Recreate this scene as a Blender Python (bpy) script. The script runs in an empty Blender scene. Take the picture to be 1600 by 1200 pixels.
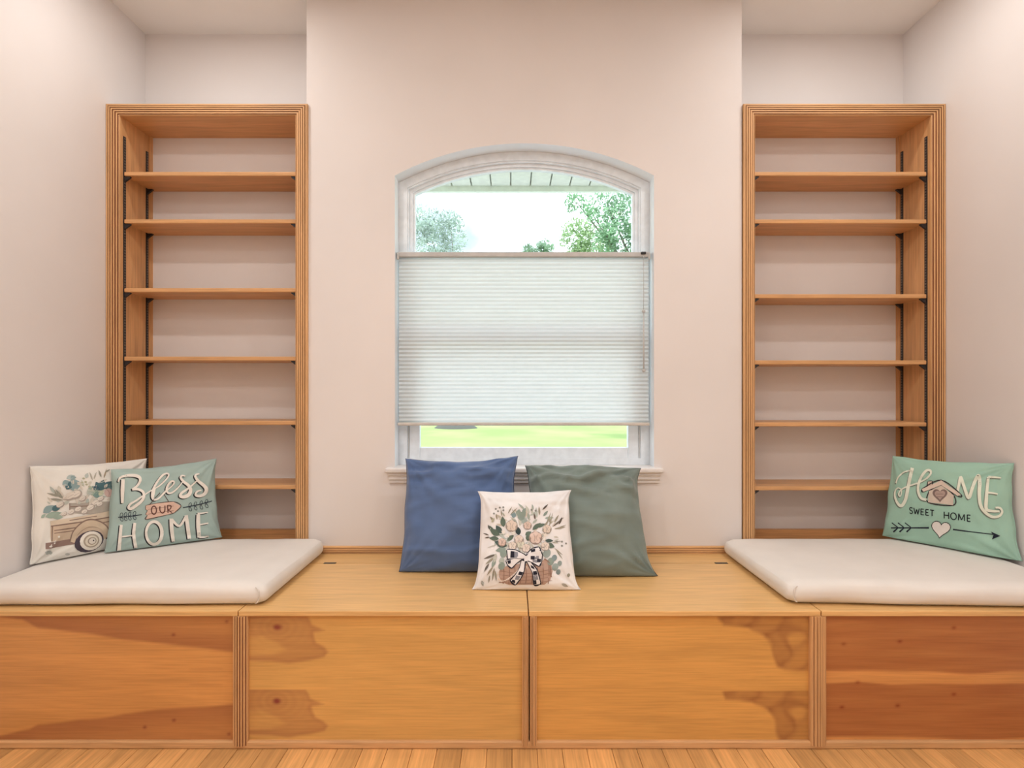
import bpy, bmesh, math, random
from mathutils import Vector, noise, Matrix

# ------------------------------------------------------------------ camera, sky, sun, exposure
SC = bpy.context.scene
COL = SC.collection
F, CZ, DW, VY = 900.0, 1.19, 2.6, 612.0        # focal length in px, eye height, distance to window wall, horizon row
cam = bpy.data.cameras.new('camera')
cam.sensor_width = 36.0
cam.lens = F / 1600 * 36.0
cam.shift_y = 12 / 1600
cam.clip_start = 0.02
cam.clip_end = 500
camo = bpy.data.objects.new('camera', cam)
camo.location = (0, -DW, CZ)
camo.rotation_euler = (math.pi / 2, 0, 0)
COL.objects.link(camo)
SC.camera = camo
SC.view_settings.view_transform = 'Standard'
SC.view_settings.look = 'None'
SC.view_settings.exposure = 0.0
SC.view_settings.gamma = 1.0
SC.view_settings.use_curve_mapping = False

SKY = 3.6
w = bpy.data.worlds.new('sky')
SC.world = w
w.use_nodes = True
nt = w.node_tree
bg = nt.nodes['Background']
tc = nt.nodes.new('ShaderNodeTexCoord')
nz = nt.nodes.new('ShaderNodeTexNoise')
nz.inputs['Scale'].default_value = 3.2
nz.inputs['Detail'].default_value = 6
rp = nt.nodes.new('ShaderNodeValToRGB')
rp.color_ramp.elements[0].position = 0.34
rp.color_ramp.elements[0].color = (0.21, 0.265, 0.30, 1)
rp.color_ramp.elements[1].position = 0.60
rp.color_ramp.elements[1].color = (0.86, 0.95, 1.0, 1)
nt.links.new(tc.outputs['Generated'], nz.inputs['Vector'])
nt.links.new(nz.outputs['Fac'], rp.inputs['Fac'])
nt.links.new(rp.outputs['Color'], bg.inputs['Color'])
bg.inputs['Strength'].default_value = SKY

sun = bpy.data.lights.new('sun', 'SUN')
sun.energy = 2.6
sun.angle = math.radians(2)
sun.color = (1, 0.97, 0.9)
suno = bpy.data.objects.new('sun', sun)
suno.rotation_euler = (math.radians(38), 0, math.radians(-15))
COL.objects.link(suno)

LAMP = (1.0, 0.975, 0.95)
BENCH_LAMP_W, FILL_LAMP_W = 4.8, 11.8

# ------------------------------------------------------------------ helpers
def lin(c):
    o = []
    for v in c[:3]:
        v = v / 255.0
        o.append(v / 12.92 if v <= 0.04045 else ((v + 0.055) / 1.055) ** 2.4)
    return (o[0], o[1], o[2], 1.0)

def px(x, y, D):
    """photo pixel at distance D from the camera -> world point"""
    return Vector(((x - 800) * D / F, D - DW, CZ - (y - VY) * D / F))

def empty(name, loc, label, cat, group=None, kind=None):
    o = bpy.data.objects.new(name, None)
    o.empty_display_size = 0.1
    o.location = loc
    COL.objects.link(o)
    return tag(o, label, cat, group, kind)

def tag(o, label=None, cat=None, group=None, kind=None):
    if label: o['label'] = label
    if cat: o['category'] = cat
    if group: o['group'] = group
    if kind: o['kind'] = kind
    return o

def root_loc(p):
    v = Vector((0, 0, 0))
    while p is not None:
        v = v + p.location
        p = p.parent
    return v

def obj(name, bm, mat, parent=None, smooth=False):
    """bmesh in world coordinates -> one linked mesh object (local to its parent)"""
    me = bpy.data.meshes.new(name)
    o = bpy.data.objects.new(name, me)
    if parent is not None:
        bmesh.ops.translate(bm, verts=bm.verts, vec=-root_loc(parent))
    for f in bm.faces: f.smooth = smooth
    bm.to_mesh(me); bm.free()
    for m in (mat if isinstance(mat, (list, tuple)) else [mat]): me.materials.append(m)
    COL.objects.link(o)
    if parent is not None: o.parent = parent
    return o

def B(): return bmesh.new()

def box(bm, x0, x1, y0, y1, z0, z1, bev=0.0, seg=1):
    t = bmesh.new()
    bmesh.ops.create_cube(t, size=1)
    for v in t.verts:
        v.co = Vector(((x0 + x1) / 2 + v.co.x * (x1 - x0), (y0 + y1) / 2 + v.co.y * (y1 - y0), (z0 + z1) / 2 + v.co.z * (z1 - z0)))
    if bev > 0:
        bmesh.ops.bevel(t, geom=list(t.edges), offset=bev, segments=seg, affect='EDGES', profile=0.5)
    merge(bm, t)
    return bm

def merge(bm, t):
    me = bpy.data.meshes.new('tmp'); t.to_mesh(me); t.free()
    bm.from_mesh(me); bpy.data.meshes.remove(me)

def bx(*a, **k): return box(B(), *a, **k)

def poly(bm, pts, mi=0):
    f = bm.faces.new([bm.verts.new(p) for p in pts]); f.material_index = mi
    return f

def tube(bm, pts, rad, n=8, closed=False):
    pts = [Vector(p) for p in pts]
    rad = rad if isinstance(rad, (list, tuple)) else [rad] * len(pts)
    rings = []
    N = len(pts)
    for i, p in enumerate(pts):
        if closed: d = pts[(i + 1) % N] - pts[i - 1]
        else: d = pts[min(i + 1, N - 1)] - pts[max(i - 1, 0)]
        d.normalize()
        a = d.cross(Vector((0, 0, 1)))
        if a.length < 0.05: a = d.cross(Vector((0, 1, 0)))
        a.normalize(); b = d.cross(a)
        rings.append([bm.verts.new(p + (a * math.cos(2 * math.pi * k / n) + b * math.sin(2 * math.pi * k / n)) * rad[i]) for k in range(n)])
    for i in range(N if closed else N - 1):
        r, s = rings[i], rings[(i + 1) % N]
        for k in range(n): bm.faces.new((r[k], r[(k + 1) % n], s[(k + 1) % n], s[k]))
    if not closed:
        bm.faces.new(rings[0][::-1]); bm.faces.new(rings[-1])
    return bm

def disc_lathe(bm, cx, cy, prof, n=32):
    """prof: (r, z) list, revolved about a vertical axis"""
    rings = [[bm.verts.new((cx + r * math.cos(2 * math.pi * k / n), cy + r * math.sin(2 * math.pi * k / n), z)) for k in range(n)] for r, z in prof]
    for i in range(len(rings) - 1):
        for k in range(n): bm.faces.new((rings[i][k], rings[i][(k + 1) % n], rings[i + 1][(k + 1) % n], rings[i + 1][k]))
    return rings

# ------------------------------------------------------------------ materials
def new_mat(name):
    m = bpy.data.materials.new(name); m.use_nodes = True
    return m, m.node_tree, m.node_tree.nodes['Principled BSDF']

def noise_mix(nt, c1, c2, scale, mapping=(1, 1, 1), detail=4, lo=0.35, hi=0.65, distort=0.0, coord='Object'):
    t = nt.nodes.new('ShaderNodeTexCoord'); mp = nt.nodes.new('ShaderNodeMapping')
    mp.inputs['Scale'].default_value = mapping
    n = nt.nodes.new('ShaderNodeTexNoise')
    n.inputs['Scale'].default_value = scale; n.inputs['Detail'].default_value = detail
    n.inputs['Distortion'].default_value = distort
    r = nt.nodes.new('ShaderNodeValToRGB')
    r.color_ramp.elements[0].position = lo; r.color_ramp.elements[0].color = c1
    r.color_ramp.elements[1].position = hi; r.color_ramp.elements[1].color = c2
    nt.links.new(t.outputs[coord], mp.inputs['Vector']); nt.links.new(mp.outputs['Vector'], n.inputs['Vector'])
    nt.links.new(n.outputs['Fac'], r.inputs['Fac'])
    return r, n

def bump(nt, bsdf, src, strength, dist):
    b = nt.nodes.new('ShaderNodeBump')
    b.inputs['Strength'].default_value = strength; b.inputs['Distance'].default_value = dist
    nt.links.new(src, b.inputs['Height']); nt.links.new(b.outputs['Normal'], bsdf.inputs['Normal'])

def scale_c(c, k): return (min(c[0] * k, 1), min(c[1] * k, 1), min(c[2] * k, 1), 1)

def paint(name, c, rough=0.85, var=0.03, bump_s=0.06):
    m, nt, b = new_mat(name)
    r, n = noise_mix(nt, scale_c(c, 1 - var), scale_c(c, 1 + var), 1.3)
    nt.links.new(r.outputs['Color'], b.inputs['Base Color'])
    b.inputs['Roughness'].default_value = rough
    t = nt.nodes.new('ShaderNodeTexNoise'); t.inputs['Scale'].default_value = 180
    bump(nt, b, t.outputs['Fac'], bump_s, 0.002)
    return m

def soft(c, k=0.16):
    l = 0.3 * c[0] + 0.59 * c[1] + 0.11 * c[2]
    return (c[0] + (l - c[0]) * k, c[1] + (l - c[1]) * k, c[2] + (l - c[2]) * k, 1)

def wood(name, c, axis='x', rough=0.42, contrast=0.12, rnd=False):
    m, nt, b = new_mat(name)
    c = soft(c)
    st = {'x': (1.2, 14, 14), 'y': (14, 1.2, 14), 'z': (14, 14, 1.2)}[axis]
    r, n = noise_mix(nt, scale_c(c, 1 - contrast), scale_c(c, 1 + contrast), 2.2, st, 5, 0.3, 0.7, 0.6)
    fine = {'x': (3, 90, 90), 'y': (90, 3, 90), 'z': (90, 90, 3)}[axis]
    r2, n2 = noise_mix(nt, (0.86, 0.84, 0.82, 1), (1.05, 1.05, 1.05, 1), 2.0, fine, 3, 0.3, 0.6)
    mx = nt.nodes.new('ShaderNodeMix'); mx.data_type = 'RGBA'; mx.blend_type = 'MULTIPLY'; mx.inputs[0].default_value = 1.0
    nt.links.new(r.outputs['Color'], mx.inputs[6]); nt.links.new(r2.outputs['Color'], mx.inputs[7])
    out = mx.outputs[2]
    if rnd:
        oi = nt.nodes.new('ShaderNodeObjectInfo')
        hs = nt.nodes.new('ShaderNodeHueSaturation')
        mr = nt.nodes.new('ShaderNodeMapRange')
        mr.inputs['To Min'].default_value = 0.80; mr.inputs['To Max'].default_value = 1.18
        nt.links.new(oi.outputs['Random'], mr.inputs['Value']); nt.links.new(mr.outputs['Result'], hs.inputs['Value'])
        nt.links.new(out, hs.inputs['Color']); out = hs.outputs['Color']
    nt.links.new(out, b.inputs['Base Color'])
    b.inputs['Roughness'].default_value = rough
    b.inputs['Specular IOR Level'].default_value = 0.4
    bump(nt, b, n2.outputs['Fac'], 0.04, 0.001)
    return m

def fabric(name, c, rough=0.95, weave=700, var=0.05, bs=0.12, sheen=0.1):
    m, nt, b = new_mat(name)
    r, n = noise_mix(nt, scale_c(c, 1 - var), scale_c(c, 1 + var), 9, (1, 1, 1), 5)
    nt.links.new(r.outputs['Color'], b.inputs['Base Color'])
    b.inputs['Roughness'].default_value = rough
    b.inputs['Sheen Weight'].default_value = sheen
    t = nt.nodes.new('ShaderNodeTexNoise'); t.inputs['Scale'].default_value = weave; t.inputs['Detail'].default_value = 1
    bump(nt, b, t.outputs['Fac'], bs, 0.001)
    return m

def plain(name, c, rough=0.5, metal=0.0):
    m, nt, b = new_mat(name)
    r, n = noise_mix(nt, scale_c(c, 0.95), scale_c(c, 1.05), 25)
    nt.links.new(r.outputs['Color'], b.inputs['Base Color'])
    b.inputs['Roughness'].default_value = rough; b.inputs['Metallic'].default_value = metal
    return m

_ink = {}
def ink(c):
    if c not in _ink:
        _ink[c] = plain('printed_ink_%d_%d_%d' % c, soft(lin(c), 0.30), 0.95)
    return _ink[c]

WALL = paint('wall_paint', (0.785, 0.742, 0.722, 1))
CEIL = paint('ceiling_paint', (0.84, 0.80, 0.76, 1))
LIT_REVEAL = paint('lit_reveal_paint', (0.84, 0.87, 0.90, 1), 0.6, 0.01, 0.02)  # window light put into the reveal colour: paler and cooler than the wall
VINYL = plain('white_window_vinyl', (0.82, 0.88, 0.93, 1), 0.35)
STOOLM = plain('white_sill_enamel', (0.78, 0.75, 0.73, 1), 0.4)
WC = lin((216, 158, 92))
W_X = wood('shelf_wood', WC, 'x'); W_Z = wood('upright_wood', WC, 'z'); W_Y = wood('board_wood', WC, 'y')
PLY_DARK = wood('dark_ply_layer', lin((140, 82, 45)), 'z', 0.6)
PLY_LIGHT = wood('light_ply_layer', lin((220, 165, 100)), 'z', 0.5)
PLY_DARK_X = wood('dark_ply_layer_flat', lin((140, 82, 45)), 'x', 0.6)
PLY_LIGHT_X = wood('light_ply_layer_flat', lin((220, 165, 100)), 'x', 0.5)
LID = wood('lid_maple', lin((236, 184, 104)), 'x', 0.33, 0.07)
BLACKM = plain('blackened_steel', (0.03, 0.028, 0.03, 1), 0.5, 0.3)
SLOT = plain('standard_slot_metal', (0.16, 0.13, 0.11, 1), 0.5, 0.3)
GREYPL = plain('grey_rail_plastic', (0.52, 0.52, 0.51, 1), 0.45)
FLOORW = wood('oak_floor', lin((228, 168, 86)), 'y', 0.35, 0.16, True)

# glass: mostly clear, a little mirror
GLASS = bpy.data.materials.new('window_glass'); GLASS.use_nodes = True
g = GLASS.node_tree; g.nodes.clear()
go = g.nodes.new('ShaderNodeOutputMaterial'); gm = g.nodes.new('ShaderNodeMixShader')
gt = g.nodes.new('ShaderNodeBsdfTransparent'); gg = g.nodes.new('ShaderNodeBsdfGlossy')
gt.inputs['Color'].default_value = (0.96, 0.985, 0.98, 1); gg.inputs['Roughness'].default_value = 0.02
gm.inputs[0].default_value = 0.004
g.links.new(gt.outputs[0], gm.inputs[1]); g.links.new(gg.outputs[0], gm.inputs[2]); g.links.new(gm.outputs[0], go.inputs[0])

# translucent cloth of the shade
SHADE = bpy.data.materials.new('cellular_shade_cloth'); SHADE.use_nodes = True
g = SHADE.node_tree; g.nodes.clear()
go = g.nodes.new('ShaderNodeOutputMaterial'); gm = g.nodes.new('ShaderNodeMixShader')
gd = g.nodes.new('ShaderNodeBsdfDiffuse'); gt = g.nodes.new('ShaderNodeBsdfTranslucent')
r, n = noise_mix(g, (0.80, 0.84, 0.85, 1), (0.82, 0.86, 0.87, 1), 40, (0.2, 1, 1))
g.links.new(r.outputs['Color'], gd.inputs['Color']); g.links.new(r.outputs['Color'], gt.inputs['Color'])
gm.inputs[0].default_value = 0.34
g.links.new(gd.outputs[0], gm.inputs[1]); g.links.new(gt.outputs[0], gm.inputs[2]); g.links.new(gm.outputs[0], go.inputs[0])

# ------------------------------------------------------------------ room shell
XL, XR = -1.826, 1.950           # side walls
CL, CR = -0.927, 1.037           # edges of the projecting middle wall
CE, YB, YA = 2.97, -4.6, 0.27    # ceiling, wall behind the camera, alcove back

fl = tag(obj('floor', bx(XL - .1, XR + .1, YB - .1, 0.3, -0.06, -0.014), wood('subfloor', lin((120, 80, 45)), 'y')),
         'honey coloured oak plank floor in front of the bench', 'floor', kind='structure')
random.seed(3)
pw = 0.083
x = XL
while x < XR - 0.005:
    x1 = min(x + pw, XR)
    y = -0.60
    ln = random.uniform(0.25, 1.5)
    while y > YB + 0.01:
        y0 = max(y - ln, YB)
        obj('plank', bx(x + .0006, x1 - .0006, y0 + .0006, y - .0006, -0.0138, 0, bev=0.0012), FLOORW, fl)
        y = y0; ln = random.uniform(1.0, 1.6)
    x = x1
tag(obj('ceiling', bx(XL - .1, XR + .1, YB - .1, YA + .06, CE, CE + .08), CEIL), 'pale beige painted ceiling above the alcoves', 'ceiling', kind='structure')
tag(obj('wall_left', bx(XL - .1, XL, YB - .1, YA + .06, 0, CE), WALL), 'plain beige side wall left of the bookcase', 'wall', kind='structure')
tag(obj('wall_right', bx(XR, XR + .1, YB - .1, YA + .06, 0, CE), WALL), 'plain beige side wall right of the bookcase', 'wall', kind='structure')
tag(obj('wall_front', bx(XL, XR, YB - .1, YB, 0, CE), WALL), 'plain beige wall behind the viewer', 'wall', kind='structure')
tag(obj('wall_alcove_left', bx(XL, CL, YA, YA + .06, 0, CE), WALL), 'recessed beige wall above the left bookcase', 'wall', kind='structure')
tag(obj('wall_alcove_right', bx(CR, XR, YA, YA + .06, 0, CE), WALL), 'recessed beige wall above the right bookcase', 'wall', kind='structure')

# window opening outline: straight sides, segmental arch on top
WX0, WX1, WZ0, WZS, WZC = -0.529, 0.641, 0.849, 2.166, 2.311
WCX = (WX0 + WX1) / 2; WH = (WX1 - WX0) / 2
RISE = WZC - WZS; RAD = (WH * WH + RISE * RISE) / (2 * RISE); ACZ = WZC - RAD
def outline(d, db=None, top=None, n=28):
    """opening inset by d (bottom by db): list of (x, z), starting bottom left, clockwise seen from the room"""
    db = d if db is None else db
    h = WH - d; R = RAD - d
    a = math.asin(h / R)
    arc = [(WCX + R * math.sin(-a + 2 * a * k / n), ACZ + R * math.cos(-a + 2 * a * k / n)) for k in range(n + 1)]
    return [(WCX - h, WZ0 + db)] + arc + [(WCX + h, WZ0 + db)]

bm = B()
o = outline(0)
arc = o[1:-1]
for yy, flip in ((0.0, False), (YA, True)):
    def q(pts):
        pts = [(p[0], yy, p[1]) for p in pts]
        poly(bm, pts[::-1] if flip else pts)
    q([(CL, 0), (CR, 0), (CR, WZ0), (WX1, WZ0), (WX0, WZ0), (CL, WZ0)])
    q([(CL, WZ0), (WX0, WZ0), (WX0, arc[0][1]), (CL, arc[0][1])])
    q([(WX1, WZ0), (CR, WZ0), (CR, arc[-1][1]), (WX1, arc[-1][1])])
    q([(CL, arc[0][1]), arc[0], (arc[0][0], CE), (CL, CE)])
    q([arc[-1], (CR, arc[-1][1]), (CR, CE), (arc[-1][0], CE)])
    for k in range(len(arc) - 1):
        q([arc[k], arc[k + 1], (arc[k + 1][0], CE), (arc[k][0], CE)])
poly(bm, [(CL, 0, 0), (CL, 0, CE), (CL, YA, CE), (CL, YA, 0)])
poly(bm, [(CR, 0, 0), (CR, YA, 0), (CR, YA, CE), (CR, 0, CE)])
for k in range(len(o)):
    a, b = o[k], o[(k + 1) % len(o)]
    poly(bm, [(a[0], 0, a[1]), (b[0], 0, b[1]), (b[0], YA, b[1]), (a[0], YA, a[1])], 1)
bmesh.ops.remove_doubles(bm, verts=bm.verts, dist=1e-5)
tag(obj('wall_back', bm, [WALL, LIT_REVEAL]), 'projecting beige wall with the arched window in it', 'wall', kind='structure')

# ------------------------------------------------------------------ window
win = empty('window_1', (WCX, 0.15, WZ0), 'white arched single hung window above the bench', 'window', kind='structure')
def ring(bm, o1, o2, y0, y1):
    n = len(o1)
    for k in range(n):
        a, b, c, d = o1[k], o1[(k + 1) % n], o2[(k + 1) % n], o2[k]
        poly(bm, [(a[0], y0, a[1]), (b[0], y0, b[1]), (c[0], y0, c[1]), (d[0], y0, d[1])])
        poly(bm, [(d[0], y1, d[1]), (c[0], y1, c[1]), (b[0], y1, b[1]), (a[0], y1, a[1])])
        poly(bm, [(c[0], y0, c[1]), (d[0], y0, d[1]), (d[0], y1, d[1]), (c[0], y1, c[1])][::-1])
        poly(bm, [(a[0], y0, a[1]), (b[0], y0, b[1]), (b[0], y1, b[1]), (a[0], y1, a[1])][::-1])
    bmesh.ops.remove_doubles(bm, verts=bm.verts, dist=1e-6)
    return bm
obj('frame', ring(B(), outline(0.0005), outline(0.040, 0.03), 0.088, 0.18), VINYL, win)
obj('frame_moulding', ring(B(), outline(0.040, 0.03), outline(0.047, 0.037), 0.096, 0.17), VINYL, win)
MR = 1.447
def cut_below(bm, z):
    bmesh.ops.bisect_plane(bm, geom=list(bm.verts) + list(bm.edges) + list(bm.faces), plane_co=(0, 0, z), plane_no=(0, 0, -1), clear_outer=True)
    return bm
up = obj('upper_sash', cut_below(ring(B(), outline(0.047, 0.037), outline(0.062, 0.05), 0.112, 0.16), MR), VINYL, win)
obj('glazing_bead', cut_below(ring(B(), outline(0.062, 0.05), outline(0.072, 0.06), 0.122, 0.15), MR), VINYL, up)
bm = B(); bmesh.ops.delete(bm, geom=[], context='VERTS')
oo = outline(0.068, 0.3)
poly(bm, [(p[0], 0.136, max(p[1], MR)) for p in oo])
obj('pane', bm, GLASS, up)
ls = obj('lower_sash', bx(WX0 + .048, WX0 + .098, 0.094, 0.128, WZ0 + .006, MR + .03, bev=.003), VINYL, win)
obj('sash_stile', bx(WX1 - .098, WX1 - .048, 0.094, 0.128, WZ0 + .006, MR + .03, bev=.003), VINYL, ls)
obj('bottom_rail', bx(WX0 + .098, WX1 - .098, 0.094, 0.128, WZ0 + .006, WZ0 + .080, bev=.003), VINYL, ls)
obj('meeting_rail', bx(WX0 + .098, WX1 - .098, 0.094, 0.128, MR - .035, MR + .03, bev=.003), VINYL, ls)
obj('meeting_rail', bx(WX0 + .062, WX1 - .062, 0.130, 0.16, MR - .03, MR + .035, bev=.003), VINYL, up)
bm = B(); poly(bm, [(WX0 + .094, .111, WZ0 + .076), (WX1 - .094, .111, WZ0 + .076), (WX1 - .094, .111, MR - .03), (WX0 + .094, .111, MR - .03)])
obj('pane', bm, GLASS, ls)
for xa in (WX0 + .0445, WX1 - .0475):
    obj('track_gap', bx(xa, xa + .003, 0.0925, 0.098, WZ0 + .03, MR), GREYPL, win)

t1 = empty('trim_1', (WCX, 0, WZ0), 'white window stool and stepped apron under the window', 'window sill', kind='structure')
obj('stool', bx(-0.566, 0.676, -0.040, 0.0875, WZ0 - .022, WZ0 + .0005, bev=.007, seg=3), STOOLM, t1)
# apron: stepped moulding profile
pr = [(0, -.022), (-.026, -.022), (-.026, -.034), (-.020, -.039), (-.020, -.052), (-.012, -.058), (-.012, -.068), (0, -.070)]
bm = B()
ra = [bm.verts.new((-0.552, p[0], WZ0 + p[1])) for p in pr]; rb = [bm.verts.new((0.662, p[0], WZ0 + p[1])) for p in pr]
for k in range(len(pr)):
    bm.faces.new((ra[k], ra[(k + 1) % len(pr)], rb[(k + 1) % len(pr)], rb[k]))
bm.faces.new(ra); bm.faces.new(rb[::-1])
bmesh.ops.recalc_face_normals(bm, faces=bm.faces)
obj('apron', bm, STOOLM, t1)

# ------------------------------------------------------------------ cellular shade
SX0, SX1 = WX0 + .004, WX1 - .010
SZ1, SZ0 = px(0, 394, 2.63).z, px(0, 665, 2.63).z
sh = empty('window_shade', (WCX, 0.03, SZ0), 'pale cellular window shade pulled across the middle of the arched window', 'window shade')
obj('head_rail', bx(SX0, SX1, 0.024, 0.066, SZ1 - .022, SZ1, bev=.004, seg=2), GREYPL, sh)
obj('bottom_rail', bx(SX0 + .002, SX1 - .002, 0.026, 0.064, SZ0, SZ0 + .014, bev=.004, seg=2), plain('pale_shade_rail', (0.62, 0.58, 0.53, 1), 0.5), sh)
NP = 41
za, zb = SZ1 - .0225, SZ0 + .0145
bm = B(); rows = []
prev = None
for k in range(2 * NP + 1):
    zz = za + (zb - za) * k / (2 * NP)
    yy = 0.046 + (0.005 if k % 2 == 0 else -0.005)
    cur = (bm.verts.new((SX0 + .005, yy, zz)), bm.verts.new((SX1 - .005, yy, zz)))
    if prev: bm.faces.new((prev[0], prev[1], cur[1], cur[0]))
    prev = cur
obj('pleated_cloth', bm, SHADE, sh)
for xa in (SX0 + .001, SX1 - .011):
    obj('end_clip', bx(xa, xa + .010, 0.018, 0.0245, SZ1 - .036, SZ1 - .006, bev=.002), GREYPL, sh)
xc = px(1007, 0, 2.6).x
wd = obj('wand', tube(B(), [(xc, 0.016, px(0, y, 2.604).z) for y in (489, 577)], 0.0035), GREYPL, sh, True)
obj('cord', tube(B(), [(xc, 0.016, px(0, y, 2.604).z) for y in (399, 484)], 0.0014), GREYPL, sh, True)
for yk in (486, 579):
    bm = B(); bmesh.ops.create_uvsphere(bm, u_segments=12, v_segments=8, radius=0.0085, matrix=Matrix.Translation((xc, 0.016, px(0, yk, 2.604).z)))
    obj('knob', bm, GREYPL, wd, True)
obj('cord_lock', bx(xc - .011, xc + .011, 0.015, 0.0245, SZ1 - .012, SZ1 - .001, bev=.002), BLACKM, sh)

# ------------------------------------------------------------------ bookcases
BT = 0.461          # top of bench
ply_ribs = [0.0, .0018, .0090, .0104, .0176, .0190, .0270, .0284, .0390, .0404, .0490, .0505]
def rib_profile(width, depth=0.018, groove=0.0045, lines=5):
    """(offset from outer edge, y) with narrow dark grooves; returns points and per-segment dark flags"""
    pts = [(0, 0.0), (0, -depth * .6), (.002, -depth * .72)]
    dark = [False, False]
    step = (width - .006) / lines
    for k in range(lines):
        a = .002 + step * k
        d = depth * (0.72 + 0.28 * math.sin(math.pi * (k + .5) / lines))
        pts += [(a + step * .12, -d), (a + step * .70, -d), (a + step * .76, -d + groove), (a + step * .94, -d + groove)]
        dark += [False, False, True, True]
    pts += [(width - .002, -depth * .7), (width, -depth * .6), (width, 0.0)]
    dark += [False, False, False]
    return pts, dark
def extrude_profile(pts, dark, f0, f1):
    bm = B()
    r0 = [bm.verts.new(f0(*p)) for p in pts]; r1 = [bm.verts.new(f1(*p)) for p in pts]
    n = len(pts)
    for k in range(n):
        fc = bm.faces.new((r0[k], r0[(k + 1) % n], r1[(k + 1) % n], r1[k]))
        fc.material_index = 1 if (k < n - 1 and dark[k]) else 0
    bm.faces.new(r0[::-1]); bm.faces.new(r1)
    bmesh.ops.recalc_face_normals(bm, faces=bm.faces)
    return bm

BZ1 = 2.484       # top of the frame
BI = 2.432        # underside of the top
BD = 0.222        # inside depth
def bookcase(x0, x1, i0, i1, shelves, label):
    t = empty('bookcase', ((x0 + x1) / 2, 0.1, BT), label, 'bookcase', 'matching built-in bookcases either side of the window')
    # boards
    obj('side_panel', bx(i0 - .02, i0, 0.0005, BD, BT, BI + .02), W_Z, t)
    obj('side_panel', bx(i1, i1 + .02, 0.0005, BD, BT, BI + .02), W_Z, t)
    obj('top_panel', bx(i0, i1, 0.0005, BD, BI, BI + .02), W_X, t)
    obj('ledge', bx(x0 + .0006, x1 - .0006, 0.0005, YA - .001, BI + .0205, BZ1 - .001), WALL, t)['label'] = 'painted ledge on top of the bookcase'
    obj('back_panel', bx(i0 - .02, i1 + .02, BD, BD + .012, BT, BI + .02), WALL, t)['label'] = 'beige painted back'
    obj('base_board', bx(i0, i1, BD - .026, BD, BT + .0125, 0.520, bev=.002), W_X, t)
    obj('bottom_shelf', bx(i0, i1, 0.0005, BD, BT, BT + .012), W_X, t)
    # ribbed face frame, mitred at the upper corners
    pl, dl = rib_profile(i0 - x0)
    pr_, dr = rib_profile(x1 - i1)
    ph, dh = rib_profile(BZ1 - BI)
    ex0, ex1 = x0 , x1
    kl = (BZ1 - BI) / (i0 - x0); kr = (BZ1 - BI) / (x1 - i1)
    obj('stile', extrude_profile(pl, dl, lambda o, y: (ex0 + o, y, BT), lambda o, y: (ex0 + o, y, BZ1 - o * kl)), [PLY_LIGHT, PLY_DARK], t)
    obj('stile', extrude_profile(pr_, dr, lambda o, y: (ex1 - o, y, BT), lambda o, y: (ex1 - o, y, BZ1 - o * kr)), [PLY_LIGHT, PLY_DARK], t)
    obj('head_rail', extrude_profile(ph, dh, lambda o, y: (ex0 + o / kl, y, BZ1 - o), lambda o, y: (ex1 - o / kr, y, BZ1 - o)), [PLY_LIGHT_X, PLY_DARK_X], t)
    # shelf standards with slots
    stds = []
    for xs, s in ((i0, 1), (i1, -1)):
        for ya in (0.014, 0.176):
            st = obj('shelf_standard', bx(min(xs, xs + s * .003), max(xs, xs + s * .003), ya, ya + .016, 0.60, 2.35), BLACKM, t)
            bm = B(); z = 0.61
            while z < 2.34:
                box(bm, min(xs + s * .003, xs + s * .0042), max(xs + s * .003, xs + s * .0042), ya + .004, ya + .012, z, z + .007); z += 0.0127
            sl = obj('slot_row', bm, SLOT, st)
            stds.append((xs, s, ya))
    obj('corner_cleat', bx(i0, i0 + .006, BD - .022, BD, 0.563, BI), W_Z, t)
    obj('corner_cleat', bx(i1 - .006, i1, BD - .022, BD, 0.563, BI), W_Z, t)
    for z in shelves:
        s_ = obj('shelf', bx(i0 + .0065, i1 - .0065, 0.010, BD - .002, z - .019, z, bev=.004, seg=3), W_X, t)
        for xs, s, ya in stds:
            a, b = xs + s * .0045, xs + s * .030
            bm = B()
            vs = [bm.verts.new(p) for p in ((a, ya + .002, z - .0192), (b, ya + .002, z - .0192), (b, ya + .002, z - .023), (a, ya + .002, z - .042),
                                            (a, ya + .014, z - .0192), (b, ya + .014, z - .0192), (b, ya + .014, z - .023), (a, ya + .014, z - .042))]
            for f in ((0, 1, 2, 3), (7, 6, 5, 4), (0, 4, 5, 1), (1, 5, 6, 2), (2, 6, 7, 3), (3, 7, 4, 0)): bm.faces.new([vs[i] for i in f])
            bmesh.ops.recalc_face_normals(bm, faces=bm.faces)
            obj('shelf_clip', bm, BLACKM, s_)
    return t
bookcase(XL + .0005, -0.9187, -1.765, -0.9735, [2.187, 1.972, 1.660, 1.349, 1.0575, 0.7666],
         'tall honey wood bookcase left of the window, behind two lettered and printed pillows')
bookcase(1.040, XR - .0005, 1.092, 1.886, [2.187, 1.9716, 1.6325, 1.332, 1.051, 0.761],
         'tall honey wood bookcase right of the window, behind the home sweet home pillow')

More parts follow.
